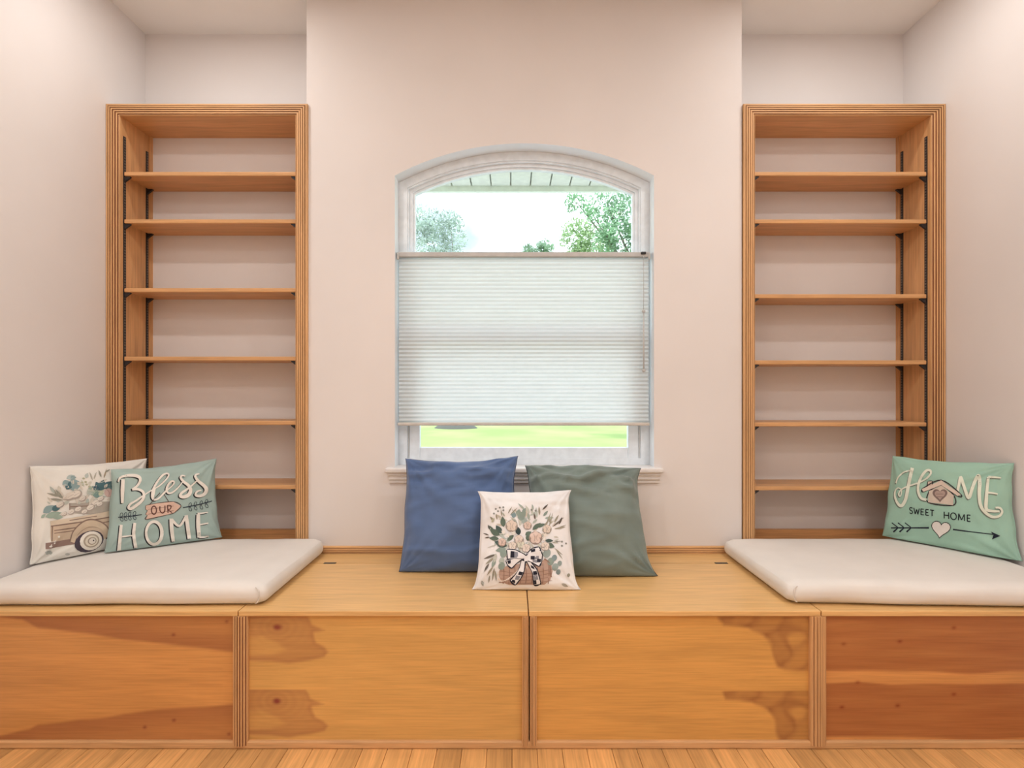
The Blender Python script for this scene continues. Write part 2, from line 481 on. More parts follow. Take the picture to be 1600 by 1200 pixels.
# ------------------------------------------------------------------ storage bench
YF = -0.686
FS = (YF + DW) / F     # metres per pixel on the bench front
def fx(x): return (x - 800) * FS
def fz(y): return CZ - (y - VY) * FS
bench = empty('storage_bench', (0.06, -0.35, 0), 'long honey wood storage bench with hinged lids running wall to wall', 'bench')
seams = [XL + .003, fx(371.6), fx(825.7), fx(1283.4), XR - .003]
for k in range(4):
    obj('lid', bx(seams[k] + .0016, seams[k + 1] - .0016, YF, -0.1535, 0.443, BT, bev=.0025, seg=2), LID, bench)
obj('hinge_board', bx(XL + .003, XR - .003, -0.1505, -0.0005, 0.443, BT), LID, bench)
for xa, xb in ((506, 525), (1117, 1137), (700, 719), (930, 949)):
    D = 2.448
    obj('hinge', bx(px(xa, 0, D).x, px(xb, 0, D).x, -0.160, -0.144, BT - .003, BT + .0012, bev=.0005), BLACKM, bench)
pt, dk = rib_profile(0.034, 0.014, 0.004, 3)
obj('back_trim', extrude_profile(pt, dk, lambda o, y: (-0.918, y, BT + .034 - o), lambda o, y: (1.039, y, BT + .034 - o)), [PLY_LIGHT_X, PLY_DARK_X], bench)
obj('carcass', bx(XL + .01, XR - .01, -0.650, -0.003, 0.02, 0.4425), W_X, bench)
bm = bx(XL + .003, XR - .003, -0.684, -0.640, 0.0005, 0.0255, bev=.005, seg=3)
obj('base_rail', bm, PLY_LIGHT_X, bench)
def bench_post(x0, x1, lines, mats):
    p, d = rib_profile(x1 - x0, 0.026, 0.003, lines)
    return obj('post', extrude_profile(p, d, lambda o, y: (x0 + o, y - .6665, 0.013), lambda o, y: (x0 + o, y - .6665, 0.4428)), mats, bench)
bench_post(fx(363), fx(386.5), 5, [PLY_LIGHT, PLY_DARK])
bench_post(fx(815.5), fx(826), 3, [PLY_LIGHT, PLY_DARK])
bench_post(fx(828), fx(839), 3, [PLY_LIGHT, PLY_DARK])
bench_post(fx(1266.5), fx(1292), 5, [PLY_LIGHT, wood('pale_ply_layer', lin((176, 116, 66)), 'z', 0.6)])

# front panels: flat veneer sheets whose heartwood figure is a per-vertex wood colour mask
def seg_d(p, a, b):
    ax, ay = a; bx_, by = b
    dx, dy = bx_ - ax, by - ay
    L = dx * dx + dy * dy
    t = 0 if L == 0 else max(0, min(1, ((p[0] - ax) * dx + (p[1] - ay) * dy) / L))
    return math.hypot(p[0] - ax - t * dx, p[1] - ay - t * dy)
def inside(p, poly_):
    c = False; j = len(poly_) - 1
    for i in range(len(poly_)):
        a, b = poly_[i], poly_[j]
        if (a[1] > p[1]) != (b[1] > p[1]) and p[0] < (b[0] - a[0]) * (p[1] - a[1]) / (b[1] - a[1]) + a[0]: c = not c
        j = i
    return c
def sd(p, poly_):
    d = min(seg_d(p, poly_[i], poly_[i - 1]) for i in range(len(poly_)))
    return d if inside(p, poly_) else -d
def interp(xs, x):
    if x <= xs[0][0]: return xs[0][1]
    for a, b in zip(xs, xs[1:]):
        if x <= b[0]:
            t = (x - a[0]) / (b[0] - a[0]); t = t * t * (3 - 2 * t) * .5 + t * .5
            return a[1] + (b[1] - a[1]) * t
    return xs[-1][1]
def sm(a, b, x):
    t = max(0, min(1, (x - a) / (b - a))); return t * t * (3 - 2 * t)
def knot(p, c, rx, ry, tail=0):
    dx, dy = (p[0] - c[0]) / rx, (p[1] - c[1]) / ry
    return math.exp(-(dx * dx + dy * dy))
def C4(x, y): return (x / 2.963, 900 + y / 2.963)
def C6(x, y): return (1060 + x / 2.963, 900 + y / 2.963)
T1 = [C4(*p) for p in ((-150, 170), (0, 185), (100, 202), (180, 240), (380, 262), (640, 300), (850, 326), (1075, 350))]
T2 = [C4(*p) for p in ((-150, 770), (0, 742), (130, 710), (180, 686), (400, 665), (600, 635), (800, 610), (1075, 595))]
def fig1(x, y):
    n = noise.noise(Vector((x * .02, y * .05, 3))) * 2
    a = sm(-3, 3, interp(T1, x) + n - y) * (0.75 - .35 * sm(0, 40, interp(T1, x) - y))
    b = sm(-3, 3, y - interp(T2, x) + n) * (0.75 - .25 * sm(0, 40, y - interp(T2, x)))
    k = sum(knot((x, y), C4(*c), 3.0, 2.4) for c in ((803, 272), (805, 668), (670, 700), (1050, 210), (1060, 732)))
    for yy in (433, 504):
        xx, y2 = C4(955, yy)
        k += 0.7 * sm(30, 22, abs(x - xx)) * math.exp(-((y - y2) / 0.9) ** 2)
    return min(1.5, max(a, b) + k * .7)
P2 = [(1120, 180), (1420, 180), (1440, 225), (1505, 252), (1450, 262), (1462, 310), (1500, 330), (1522, 352), (1508, 375), (1440, 390), (1340, 405), (1250, 395), (1120, 390)]
P2 = [C4(*p) for p in P2]
L2 = [C4(*p) for p in ((1120, 285), (1220, 275), (1290, 310), (1330, 345), (1260, 368), (1120, 375))]
SP = 115.5
def fig2(x, y):
    r = 0
    for k, dx in ((0, 0), (1, -1.5)):
        p = (x - dx + noise.noise(Vector((x * .05, y * .05, 1))) * 3, y - k * SP)
        if k == 0 and y > 1077.5 or k == 1 and y < 1077.5: continue
        s = sd(p, P2)
        v = sm(-3, 4, s) * (0.50 + .3 * math.exp(-(s / 5) ** 2))
        v -= 0.32 * sm(-4, 6, sd(p, L2))
        dk_ = math.hypot((p[0] - 434) / 1.4, p[1] - 980)
        v += 0.95 * math.exp(-(dk_ / 5) ** 2) + 0.14 * math.sin(dk_ * .7) * math.exp(-dk_ / 18)
        r = max(r, v)
    r += 0.10 * sm(90, 0, x - 390) * (1 if y > 1077.5 else 0.6)
    return min(1.5, max(0, r))
P3 = [(178, 180), (330, 180), (640, 180), (640, 445), (560, 440), (490, 435), (452, 420), (440, 380), (432, 320), (400, 275), (345, 252), (325, 240), (270, 232), (205, 228)]
P3 = [C6(*p) for p in P3]
S3 = [[C6(*p) for p in l] for l in (((400, 270), (450, 300), (470, 350), (450, 400)), ((470, 260), (490, 320), (530, 345), (605, 300)), ((290, 215), (420, 240), (560, 235)), ((500, 330), (480, 400)))]
L3 = [C6(*p) for p in ((490, 275), (560, 262), (600, 280), (560, 322), (510, 318))]
def fig3(x, y):
    r = 0
    for k, dx in ((0, 0), (1, 5)):
        p = (x - dx + noise.noise(Vector((x * .06, y * .06, 5))) * 4, y - k * 116)
        if k == 0 and y > 1080 or k == 1 and y < 1080: continue
        s = sd(p, P3)
        v = sm(-4, 5, s) * (0.45 + .25 * math.exp(-(s / 5) ** 2) + .45 * max(0, .6 - 2 * abs(noise.noise(Vector((p[0] * .022, p[1] * .03, 8)))))) - 0.2 * sm(-3, 5, sd(p, L3))
        for l in S3:
            d = min(seg_d(p, a, b) for a, b in zip(l, l[1:]))
            v += 0.12 * math.exp(-(d / 6) ** 2) * sm(-6, 3, s)
        r = max(r, v)
    return min(1.5, max(0, r))
B4 = [[C6(*p) for p in l] for l in (((690, 440), (900, 438), (1350, 452), (1600, 440)), ((690, 497), (840, 490), (1000, 503), (1600, 497)), ((690, 742), (900, 735), (1300, 757), (1600, 745)))]
def fig4(x, y):
    n = noise.noise(Vector((x * .012, y * .05, 9))) * 3
    b0, b1, b2 = (interp(b, x) + n for b in B4)
    if y < (b0 + b1) / 2: v = 0.72 * sm(3, -2, y - b0)
    elif y < (b1 + b2) / 2 + 20: v = 0.78 * sm(-2, 2, y - b1) * sm(3, -2, y - b2)
    else: v = 0.78 * sm(3, -2, y - b2)
    v += 0.22 * noise.noise(Vector((x * .008, y * .11, 2))) * min(1, v * 1.5)
    v += 0.6 * sum(knot((x, y), C6(*c), 3.6, 2.4) for c in ((1275, 240), (1025, 303), (765, 315), (1275, 547), (1015, 600), (757, 607), (830, 490), (820, 765)))
    return min(1.5, max(0, v))
def veneer(name, light, dark):
    m, nt, b = new_mat(name)
    light, dark = soft(light, .06), soft(dark, .08)
    at = nt.nodes.new('ShaderNodeAttribute'); at.attribute_name = 'heartwood'
    r, n = noise_mix(nt, scale_c(light, .90), scale_c(light, 1.10), 1.8, (1.0, 8, 8), 5, 0.3, 0.7, 0.8)
    r2, n2 = noise_mix(nt, (0.90, 0.88, 0.86, 1), (1.04, 1.04, 1.04, 1), 2.0, (3, 90, 90), 3, 0.3, 0.6)
    mx = nt.nodes.new('ShaderNodeMix'); mx.data_type = 'RGBA'; mx.clamp_factor = False
    mx.inputs[7].default_value = dark
    nt.links.new(at.outputs['Fac'], mx.inputs[0]); nt.links.new(r.outputs['Color'], mx.inputs[6])
    mu = nt.nodes.new('ShaderNodeMix'); mu.data_type = 'RGBA'; mu.blend_type = 'MULTIPLY'; mu.inputs[0].default_value = 1
    nt.links.new(mx.outputs[2], mu.inputs[6]); nt.links.new(r2.outputs['Color'], mu.inputs[7])
    nt.links.new(mu.outputs[2], b.inputs['Base Color'])
    b.inputs['Roughness'].default_value = 0.4
    return m
def front_panel(x0, x1, fig, light, dark, label):
    z0, z1 = 0.020, 0.4425
    nx = max(8, int((x1 - x0) / FS / 2.4)); nz_ = int((z1 - z0) / FS / 2.4)
    bm = B(); grid = []
    for j in range(nz_ + 1):
        grid.append([bm.verts.new((x0 + (x1 - x0) * i / nx, -0.672, z0 + (z1 - z0) * j / nz_)) for i in range(nx + 1)])
    for j in range(nz_):
        for i in range(nx): bm.faces.new((grid[j][i], grid[j][i + 1], grid[j + 1][i + 1], grid[j + 1][i]))
    co = [v.co.copy() for r_ in grid for v in r_]
    bx_ = bm
    box(bx_, x0, x1, -0.6715, -0.651, z0, z1)
    o_ = obj('front_panel', bx_, veneer('maple_veneer', light, dark), bench)
    at = o_.data.attributes.new('heartwood', 'FLOAT', 'POINT')
    vals = [0.0] * len(o_.data.vertices)
    s = (DW - 0.672) / F
    for i, c in enumerate(co): vals[i] = fig(c.x / s + 800, VY + (CZ - c.z) / s)
    at.data.foreach_set('value', vals)
    o_['label'] = label
front_panel(XL + .004, fx(363) + .004, fig1, lin((218, 154, 82)), lin((162, 96, 54)), 'veneer panel with dark curved bands along top and bottom')
front_panel(fx(386.5) - .004, fx(815.5) + .004, fig2, lin((222, 170, 92)), lin((174, 112, 66)), 'veneer panel with two stacked knots at its left end')
front_panel(fx(839) - .004, fx(1266.5) + .004, fig3, lin((222, 164, 82)), lin((156, 96, 48)), 'veneer panel with two dark marbled patches at its right end')
front_panel(fx(1292) - .004, XR - .004, fig4, lin((216, 150, 80)), lin((166, 94, 44)), 'dark reddish veneer panel with knots and pale stripes')

# ------------------------------------------------------------------ seat cushions
CUSH = fabric('cream_cushion_cotton', (0.80, 0.765, 0.72, 1), var=0.02, bs=0.08)
CT = 0.075
def cushion(x0, x1, yfun, label, seed, inner):
    """x0..x1, front edge y = yfun(x); inner = -1/+1 : which end is free"""
    nx, ny, nzz = 70, 44, 10
    c = bmesh.new()
    bmesh.ops.create_cube(c, size=2)
    bmesh.ops.subdivide_edges(c, edges=list(c.edges), cuts=23, use_grid_fill=True)
    for v in c.verts:
        a, b, h = v.co
        # rounded slab
        r = 0.035
        X = x0 + (x1 - x0) * (a + 1) / 2
        yb = -0.0192
        yf = yfun(X)
        Y = yb + (yf - yb) * (1 - b) / 2
        Z = CT * (h + 1) / 2
        hx, hy, hz = (x1 - x0) / 2, (yb - yf) / 2, CT / 2
        cx, cy = (x0 + x1) / 2, (yb + yf) / 2
        lx, ly, lz = X - cx, Y - cy, Z - CT / 2
        qx = max(-(hx - r), min(hx - r, lx)); qy = max(-(hy - r), min(hy - r, ly)); qz = max(-(hz - r), min(hz - r, lz))
        d = Vector((lx - qx, ly - qy, lz - qz))
        if d.length > 1e-6:
            m_ = max(abs(d.x), abs(d.y), abs(d.z)); d = d.normalized() * m_
        p = Vector((cx + qx + d.x, cy + qy + d.y, CT / 2 + qz + d.z))
        crown = (1 - a ** 4) * (1 - b ** 4)
        if h > 0.3: p.z += (0.006 * crown + 0.004 * noise.noise(Vector((X * 3, Y * 3, seed))) + 0.002 * noise.noise(Vector((X * 9, Y * 5, seed + 3)))) * (h - .3) / .7
        side = max(0, abs(b) - .9) * 10
        p.y += side * 0.006 * noise.noise(Vector((X * 5, Z * 14, seed + 7)))
        if b < -.9 and h < -.2: p.z = max(0, p.z + 0.004 * noise.noise(Vector((X * 4, 0, seed + 9))))
        # the free front corner lifts a little
        v.co = Vector((p.x, p.y, BT + .0012 + max(0, p.z)))
    t = empty('seat_cushion', ((x0 + x1) / 2, -0.31, BT + .001), label, 'cushion', 'cream seat cushions at the two ends of the bench')
    obj('cover', c, CUSH, t, True)
    # rolled end seam on the front face near the free end
    xe = x0 + .034 if inner < 0 else x1 - .034
    ye = yfun(xe)
    pts = []
    for k in range(9):
        th = -math.pi / 2 + math.pi * k / 8
        pts.append((xe + inner * .014 * math.cos(th), ye + .006 - .004 * math.cos(th), BT + .038 + .027 * math.sin(th)))
    obj('end_seam', tube(B(), pts, 0.0022, 6), CUSH, t, True)
    return t
cushion(XL + .004, -0.836, lambda X: -0.652 + .012 * (X + .9), 'cream seat cushion on the left end of the bench under two pillows', 2, 1)
cushion(0.940, XR - .004, lambda X: -0.637 - .052 * (X - .94), 'cream seat cushion on the right end of the bench under one pillow', 8, -1)

# ------------------------------------------------------------------ pillows
class Pillow:
    def __init__(s, name, corners, Tf, Tb, pull, mat, label, seed, fold=0.010, top_scrunch=0.0, group=None, edge=None, p=0.40, support=None, ex=4.0):
        s.ex = ex
        s.c = corners; s.Tf = Tf; s.Tb = Tb; s.pull = pull; s.seed = seed; s.fold = fold; s.ts = top_scrunch; s.p = p
        BL, BR, TR, TL = corners
        s.n = ((BR - BL) + (TR - TL)).cross((TL - BL) + (TR - BR)).normalized()    # towards the viewer
        zmin = s.zs = min(BL.z, BR.z) if support is None else support
        base = (BL + BR) / 2; base.z = zmin
        s.o = empty(name, base, label, 'pillow', group)
        N = 56
        bm = B(); fr = []; bk = []
        def par(k): return 0.5 - 0.5 * math.cos(math.pi * k / N)
        for j in range(N + 1):
            fr.append([bm.verts.new(s.P(par(i), par(j), 1)) for i in range(N + 1)])
        for j in range(N + 1):
            bk.append([fr[j][i] if i in (0, N) or j in (0, N) else bm.verts.new(s.P(par(i), par(j), -1)) for i in range(N + 1)])
        for j in range(N):
            for i in range(N):
                bm.faces.new((fr[j][i], fr[j][i + 1], fr[j + 1][i + 1], fr[j + 1][i]))
                bm.faces.new((bk[j][i], bk[j + 1][i], bk[j + 1][i + 1], bk[j][i + 1]))
        obj('cover', bm, mat, s.o, True)
        ring_ = [s.P(k / 24, 0, 1) for k in range(24)] + [s.P(1, k / 24, 1) for k in range(24)] + [s.P(1 - k / 24, 1, 1) for k in range(24)] + [s.P(0, 1 - k / 24, 1) for k in range(24)]
        e, er = edge if edge else (mat, 0.0022)
        obj('edge_seam', tube(B(), ring_, er, 6, True), e, s.o, True)
    def P(s, u, v, side, off=0.0):
        a, b = 2 * u - 1, 2 * v - 1
        pl, pr_, pb, pt_ = s.pull
        uu = .5 + .5 * a * (1 - (pl + (pr_ - pl) * u) * (1 - abs(b) ** s.ex))
        vv = .5 + .5 * b * (1 - (pb + (pt_ - pb) * v) * (1 - a * a))
        uu += 0.012 * abs(a) ** 3 * (1 - b ** 8) * noise.noise(Vector((v * 4.5, 3 if a > 0 else 7, s.seed)))
        vv += 0.010 * max(0, b) ** 3 * (1 - a ** 8) * noise.noise(Vector((u * 5, 11, s.seed)))
        BL, BR, TR, TL = s.c
        q = BL * (1 - uu) * (1 - vv) + BR * uu * (1 - vv) + TR * uu * vv + TL * (1 - uu) * vv
        h = max(0.0, (1 - a * a) * (1 - b * b)) ** s.p
        T = s.Tf if side > 0 else s.Tb
        wv = 0
        sd_ = s.seed + (0 if side > 0 else 40)
        wv += s.fold * 1.2 * noise.noise(Vector((u * 3.1, v * 3.1, sd_)))
        for cu, cv in ((0, 0), (1, 0), (1, 1), (0, 1)):
            du, dv = u - cu, v - cv
            r = math.hypot(du, dv)
            th = math.atan2(abs(dv), abs(du))
            wv += s.fold * 2.2 * noise.noise(Vector((th * 5.5 + cu * 9, r * 1.6, sd_ + cv * 5))) * math.exp(-r * 3.4)
        if s.ts and side > 0:
            g_ = sm(0.55, 0.92, v)
            rid = (max(0, 1 - abs(noise.noise(Vector((u * 2.6 + v * 2, v * 7, sd_ + 2)))) * 3)) ** 1.5
            rid2 = noise.noise(Vector((u * 9 - v * 5, v * 14, sd_ + 6)))
            wv += s.ts * g_ * (rid * .55 + rid2 * .35)
            wv += s.ts * .22 * max(0, 1 - abs(noise.noise(Vector((u * 1.6, v * 6, sd_ + 13)))) * 4)
        k = min(1, h * 2.2)
        q = q + s.n * (side * (T * h + wv * k) + side * off)
        q.z = max(q.z, s.zs + .003)
        return q
    def uv(s, X, Y):
        """surface parameters of the front where the photo shows pixel X, Y"""
        u = v = 0.5
        def pr(u, v):
            p_ = s.P(u, v, 1); D = p_.y + DW
            return 800 + F * p_.x / D, VY - F * (p_.z - CZ) / D
        for _ in range(7):
            x0, y0 = pr(u, v); e = 0.01
            xu, yu = pr(u + e, v); xv, yv = pr(u, v + e)
            a, b, c, d = (xu - x0) / e, (xv - x0) / e, (yu - y0) / e, (yv - y0) / e
            det = a * d - b * c
            if abs(det) < 1e-6: break
            du = ((X - x0) * d - (Y - y0) * b) / det; dv = (a * (Y - y0) - c * (X - x0)) / det
            u = max(0.02, min(0.98, u + max(-.3, min(.3, du)))); v = max(0.02, min(0.98, v + max(-.3, min(.3, dv))))
        return u, v
    def art(s, name, shapes, label=None, crop=(0, 0, 1)):
        """shapes: (layer, rgb, [polygons in crop pixels]) printed on the front of the cover"""
        ox, oy, k = crop
        bm = B(); mats = []
        for layer, rgb, polys in shapes:
            m = ink(rgb)
            if m not in mats: mats.append(m)
            mi = mats.index(m)
            t = B()
            for pg in polys:
                uvs = [s.uv(ox + x / k, oy + y / k) for x, y in pg]
                try:
                    f = t.faces.new([t.verts.new((u, v, 0)) for u, v in uvs])
                except ValueError:
                    continue
            bmesh.ops.triangulate(t, faces=list(t.faces), ngon_method='EAR_CLIP')
            st = 0.03
            for ax in (0, 1):
                for q in range(1, int(1 / st) + 1):
                    co = [0, 0, 0]; co[ax] = q * st; no = [0, 0, 0]; no[ax] = 1
                    bmesh.ops.bisect_plane(t, geom=list(t.verts) + list(t.edges) + list(t.faces), plane_co=co, plane_no=no)
            for v in t.verts: v.co = s.P(v.co.x, v.co.y, 1, 0.0015 + 0.00035 * layer)
            for f in t.faces: f.material_index = mi
            me = bpy.data.meshes.new('tmp'); t.to_mesh(me); t.free(); bm.from_mesh(me); bpy.data.meshes.remove(me)
        for f in bm.faces:
            f.normal_update()
            if f.normal.dot(s.n) < 0: f.normal_flip()
        o_ = obj(name, bm, mats, s.o, True)
        if label: o_['label'] = label
        return o_

# 2-D drawing helpers (all in crop pixels, y down)
def spline(pts, per=6):
    if len(pts) < 3: 
        (a, b), (c, d) = pts[0][:2], pts[-1][:2]
        return [(a + (c - a) * i / per, b + (d - b) * i / per) for i in range(per + 1)]
    P_ = [pts[0]] + list(pts) + [pts[-1]]; out = []
    for i in range(1, len(P_) - 2):
        p0, p1, p2, p3 = P_[i - 1:i + 3]
        for k in range(per):
            t = k / per
            out.append(tuple(0.5 * ((2 * p1[m]) + (-p0[m] + p2[m]) * t + (2 * p0[m] - 5 * p1[m] + 4 * p2[m] - p3[m]) * t * t + (-p0[m] + 3 * p1[m] - 3 * p2[m] + p3[m]) * t ** 3) for m in (0, 1)))
    out.append(tuple(pts[-1][:2]))
    return out
def stroke(pts, w0, w1=None, w2=None, per=6, dx=0, dy=0):
    """brush stroke as quads; width runs w0 -> w1 (middle) -> w2"""
    w1 = w0 if w1 is None else w1; w2 = w0 if w2 is None else w2
    c = spline(pts, per); n = len(c); L = []; R = []
    for i, (x, y) in enumerate(c):
        x += dx; y += dy
        a, b = c[max(0, i - 1)], c[min(n - 1, i + 1)]
        tx, ty = b[0] - a[0], b[1] - a[1]; l = math.hypot(tx, ty) or 1
        t = i / (n - 1); w = (w0 + (w1 - w0) * t * 2) if t < .5 else (w1 + (w2 - w1) * (t - .5) * 2)
        L.append((x - ty / l * w / 2, y + tx / l * w / 2)); R.append((x + ty / l * w / 2, y - tx / l * w / 2))
    return [[L[i], L[i + 1], R[i + 1], R[i]] for i in range(n - 1)]
def strokes(lst, dx=0, dy=0):
    o_ = []
    for a in lst:
        w_ = a[1] if isinstance(a[1], tuple) else (a[1],)
        o_ += stroke(a[0], *w_, dx=dx, dy=dy)
    return o_
def ell(cx, cy, rx, ry, ang=0, n=18):
    ca, sa = math.cos(math.radians(ang)), math.sin(math.radians(ang))
    return [(cx + rx * math.cos(t) * ca - ry * math.sin(t) * sa, cy + rx * math.cos(t) * sa + ry * math.sin(t) * ca) for t in (2 * math.pi * k / n for k in range(n))]
def ell_line(cx, cy, rx, ry, w0, w1=None):
    return (ell(cx, cy, rx, ry, 0, 22) + [(cx + rx, cy)], (w0, w1 or w0, w0))
def leaf(x, y, L_, W_, ang, n=6):
    """leaf from its base x, y pointing along ang (degrees, 0 = right, 90 = up)"""
    ca, sa = math.cos(math.radians(ang)), -math.sin(math.radians(ang))
    up = []; dn = []
    for k in range(n + 1):
        t = k / n; ww = W_ / 2 * math.sin(math.pi * t ** 0.85)
        px_, py_ = x + ca * L_ * t, y + sa * L_ * t
        up.append((px_ - sa * ww, py_ + ca * ww)); dn.append((px_ + sa * ww, py_ - ca * ww))
    return up + dn[-2:0:-1]
def heart(cx, cy, s_, sx=1.0, rot=0, n=26):
    o_ = []
    for k in range(n):
        t = 2 * math.pi * k / n
        hx = 16 * math.sin(t) ** 3 / 16 * sx; hy = -(13 * math.cos(t) - 5 * math.cos(2 * t) - 2 * math.cos(3 * t) - math.cos(4 * t)) / 16
        c, s2 = math.cos(math.radians(rot)), math.sin(math.radians(rot))
        o_.append((cx + s_ * (hx * c - hy * s2), cy + s_ * (hx * s2 + hy * c)))
    return o_

CREAM = fabric('cream_pillow_linen', (0.80, 0.78, 0.72, 1))
AQUA = fabric('aqua_pillow_linen', lin((164, 186, 180)))
MINT = fabric('mint_pillow_linen', lin((158, 196, 178)))
BLUE = fabric('blue_linen', lin((88, 112, 154)), var=0.08, sheen=0.25)
GREEN = fabric('sage_green_linen', lin((120, 134, 128)), var=0.08, sheen=0.25)
IVORY = fabric('ivory_pillow_cotton', (0.86, 0.85, 0.85, 1))

p_truck = Pillow('throw_pillow', [px(46, 886, 2.14), px(229, 846, 2.50), px(229, 717, 2.55), px(46, 729, 2.16)], 0.055, 0.022, (.05, .05, .0, .05), CREAM,
    'cream pillow printed with a wooden truck full of flowers, against the left wall', 11, support=BT + .084)
p_bless = Pillow('throw_pillow', [px(163, 866, 2.30), px(347, 841, 2.548), px(338, 717, 2.60), px(174, 734, 2.36)], 0.058, 0.030, (.04, .07, .0, .07), AQUA,
    'blue-green pillow lettered Bless our home, in front of the truck pillow', 12, support=BT + .084)
p_home = Pillow('throw_pillow', [px(1379, 838, 2.575), px(1598, 880, 2.185), px(1584, 724, 2.225), px(1395, 713, 2.61)], 0.058, 0.022, (.02, .07, .0, .06), MINT,
    'mint green pillow lettered Home sweet home on the right seat cushion', 13, support=BT + .084)
p_blue = Pillow('throw_pillow', [px(624, 894, 2.33), px(806, 892, 2.33), px(809, 713, 2.475), px(634, 717, 2.475)], 0.098, 0.040, (.05, .06, .0, .09), BLUE,
    'plain blue linen pillow under the window', 14, support=BT, fold=0.014, top_scrunch=0.042, ex=5, edge=(fabric('navy_piping', lin((52, 66, 98))), 0.003))
p_green = Pillow('throw_pillow', [px(838, 900, 2.275), px(1027, 901, 2.275), px(1001, 732, 2.475), px(821, 728, 2.475)], 0.098, 0.040, (.05, .13, .0, .02), GREEN,
    'plain sage green linen pillow under the window', 15, support=BT, fold=0.014, top_scrunch=0.052, ex=5, edge=(fabric('dark_green_piping', lin((66, 78, 74))), 0.003))
p_bow = Pillow('throw_pillow', [px(738, 922, 2.118), px(907, 923, 2.116), px(892, 766, 2.29), px(747, 768, 2.29)], 0.060, 0.030, (.10, .10, .0, .05), IVORY,
    'white pillow printed with a flower basket and checked bow', 16, 0.010, 0.014, support=BT, ex=7)

# --- Bless our home
K5 = (160, 700, 6.665)
WHT, INK, = (236, 228, 214), (38, 42, 48)
bless = [([(215, 325), (210, 440), (207, 575)], (36, 40, 26)),
         ([(165, 352), (185, 310), (250, 288), (330, 286), (385, 305), (392, 345), (360, 395), (310, 432)], (16, 34, 20)),
         ([(310, 432), (370, 430), (420, 455), (432, 505), (405, 555), (350, 600), (300, 632), (272, 622), (290, 585), (350, 548), (420, 500), (500, 448)], (24, 32, 12)),
         ([(500, 448), (590, 395), (665, 325), (690, 280), (668, 266), (620, 290), (560, 370), (522, 450), (518, 515), (545, 540), (590, 520), (640, 470), (665, 445)], (12, 22, 18)),
         ([(545, 410), (530, 470), (522, 520)], (26, 34, 26)),
         ([(665, 445), (725, 395), (748, 358), (725, 345), (690, 375), (668, 430), (685, 468), (725, 465), (785, 415), (838, 350)], (12, 24, 12)),
         ([(862, 292), (828, 288), (815, 310), (845, 350), (895, 390), (918, 435), (900, 485), (850, 510), (812, 500), (825, 468), (880, 430), (930, 390), (985, 340)], (14, 40, 12)),
         ([(1010, 268), (975, 278), (968, 300), (1000, 345), (1055, 390), (1082, 430), (1065, 475), (1015, 500), (970, 490), (985, 455), (1030, 440)], (14, 40, 14))]
home = [([(196, 800), (185, 920), (172, 1075)], (30, 34, 40)), ([(185, 928), (250, 918), (315, 912)], 15), ([(338, 780), (326, 900), (348, 1040)], (30, 34, 34)),
        ell_line(538, 885, 82, 118, 36, 26),
        ([(716, 735), (722, 850), (738, 975)], (38, 40, 34)), ([(722, 742), (800, 812), (872, 708)], (26, 24, 26)), ([(872, 700), (888, 820), (905, 945)], (34, 40, 38)),
        ([(998, 690), (998, 810), (1008, 932)], (38, 42, 38)), ([(990, 682), (1040, 678), (1098, 670)], (20, 16, 12)), ([(1010, 800), (1060, 790), (1102, 783)], 15), ([(1008, 930), (1060, 928), (1108, 918)], 18)]
for ch, st_ in (('B', bless[:3]), ('l', bless[3:5]), ('e', bless[5:6]), ('s', bless[6:7]), ('s', bless[7:8]), ('H', home[:3]), ('O', home[3:4]), ('M', home[4:7]), ('E', home[7:])):
    p_bless.art('letter_shadow', [(0, INK, strokes(st_, -12, 8))], 'dark offset edge of the letter ' + ch, K5)
    p_bless.art('letter', [(3, WHT, strokes(st_))], 'cream brush letter ' + ch, K5)
sign = [(452, 600), (560, 578), (738, 560), (818, 604), (748, 672), (690, 690), (456, 742), (470, 700), (452, 690), (472, 650), (452, 640)]
our = [(ell(536, 648, 26, 42, 0, 14) + [(562, 648)], 12), ([(598, 608), (600, 655), (625, 678), (648, 655), (650, 600)], 12), ([(676, 596), (682, 675)], 12), ([(676, 598), (712, 602), (706, 635), (682, 642), (722, 672)], 11)]
p_bless.art('printed_sign', [(3, (96, 66, 58), strokes([([(490, 592), (545, 525), (600, 465)], 7), ([(632, 465), (665, 520), (692, 562)], 7), (sign + [sign[0]], 8)])),
    (4, (224, 180, 152), [sign]), (5, (178, 132, 108), strokes([([(470, 640), (740, 605)], 6), ([(470, 690), (740, 650)], 6)])), (6, (112, 62, 52), strokes(our))], 'peach wooden arrow sign reading OUR', K5)
vine = [([(165, 722), (280, 712), (410, 694)], 9), ([(838, 622), (900, 610), (1000, 590), (1140, 552)], 9)]
for cx, cy in ((190, 700), (232, 696), (275, 690), (325, 685), (905, 595), (960, 585), (1020, 575), (1075, 560)):
    vine.append((ell(cx + 8, cy - 3, 13, 22, 20, 12) + [ell(cx + 8, cy - 3, 13, 22, 20, 12)[0]], 5))
    vine.append((ell(cx + 10, cy + 43, 13, 20, -30, 12) + [ell(cx + 10, cy + 43, 13, 20, -30, 12)[0]], 5))
p_bless.art('printed_vines', [(2, (40, 52, 70), strokes(vine))], None, K5)

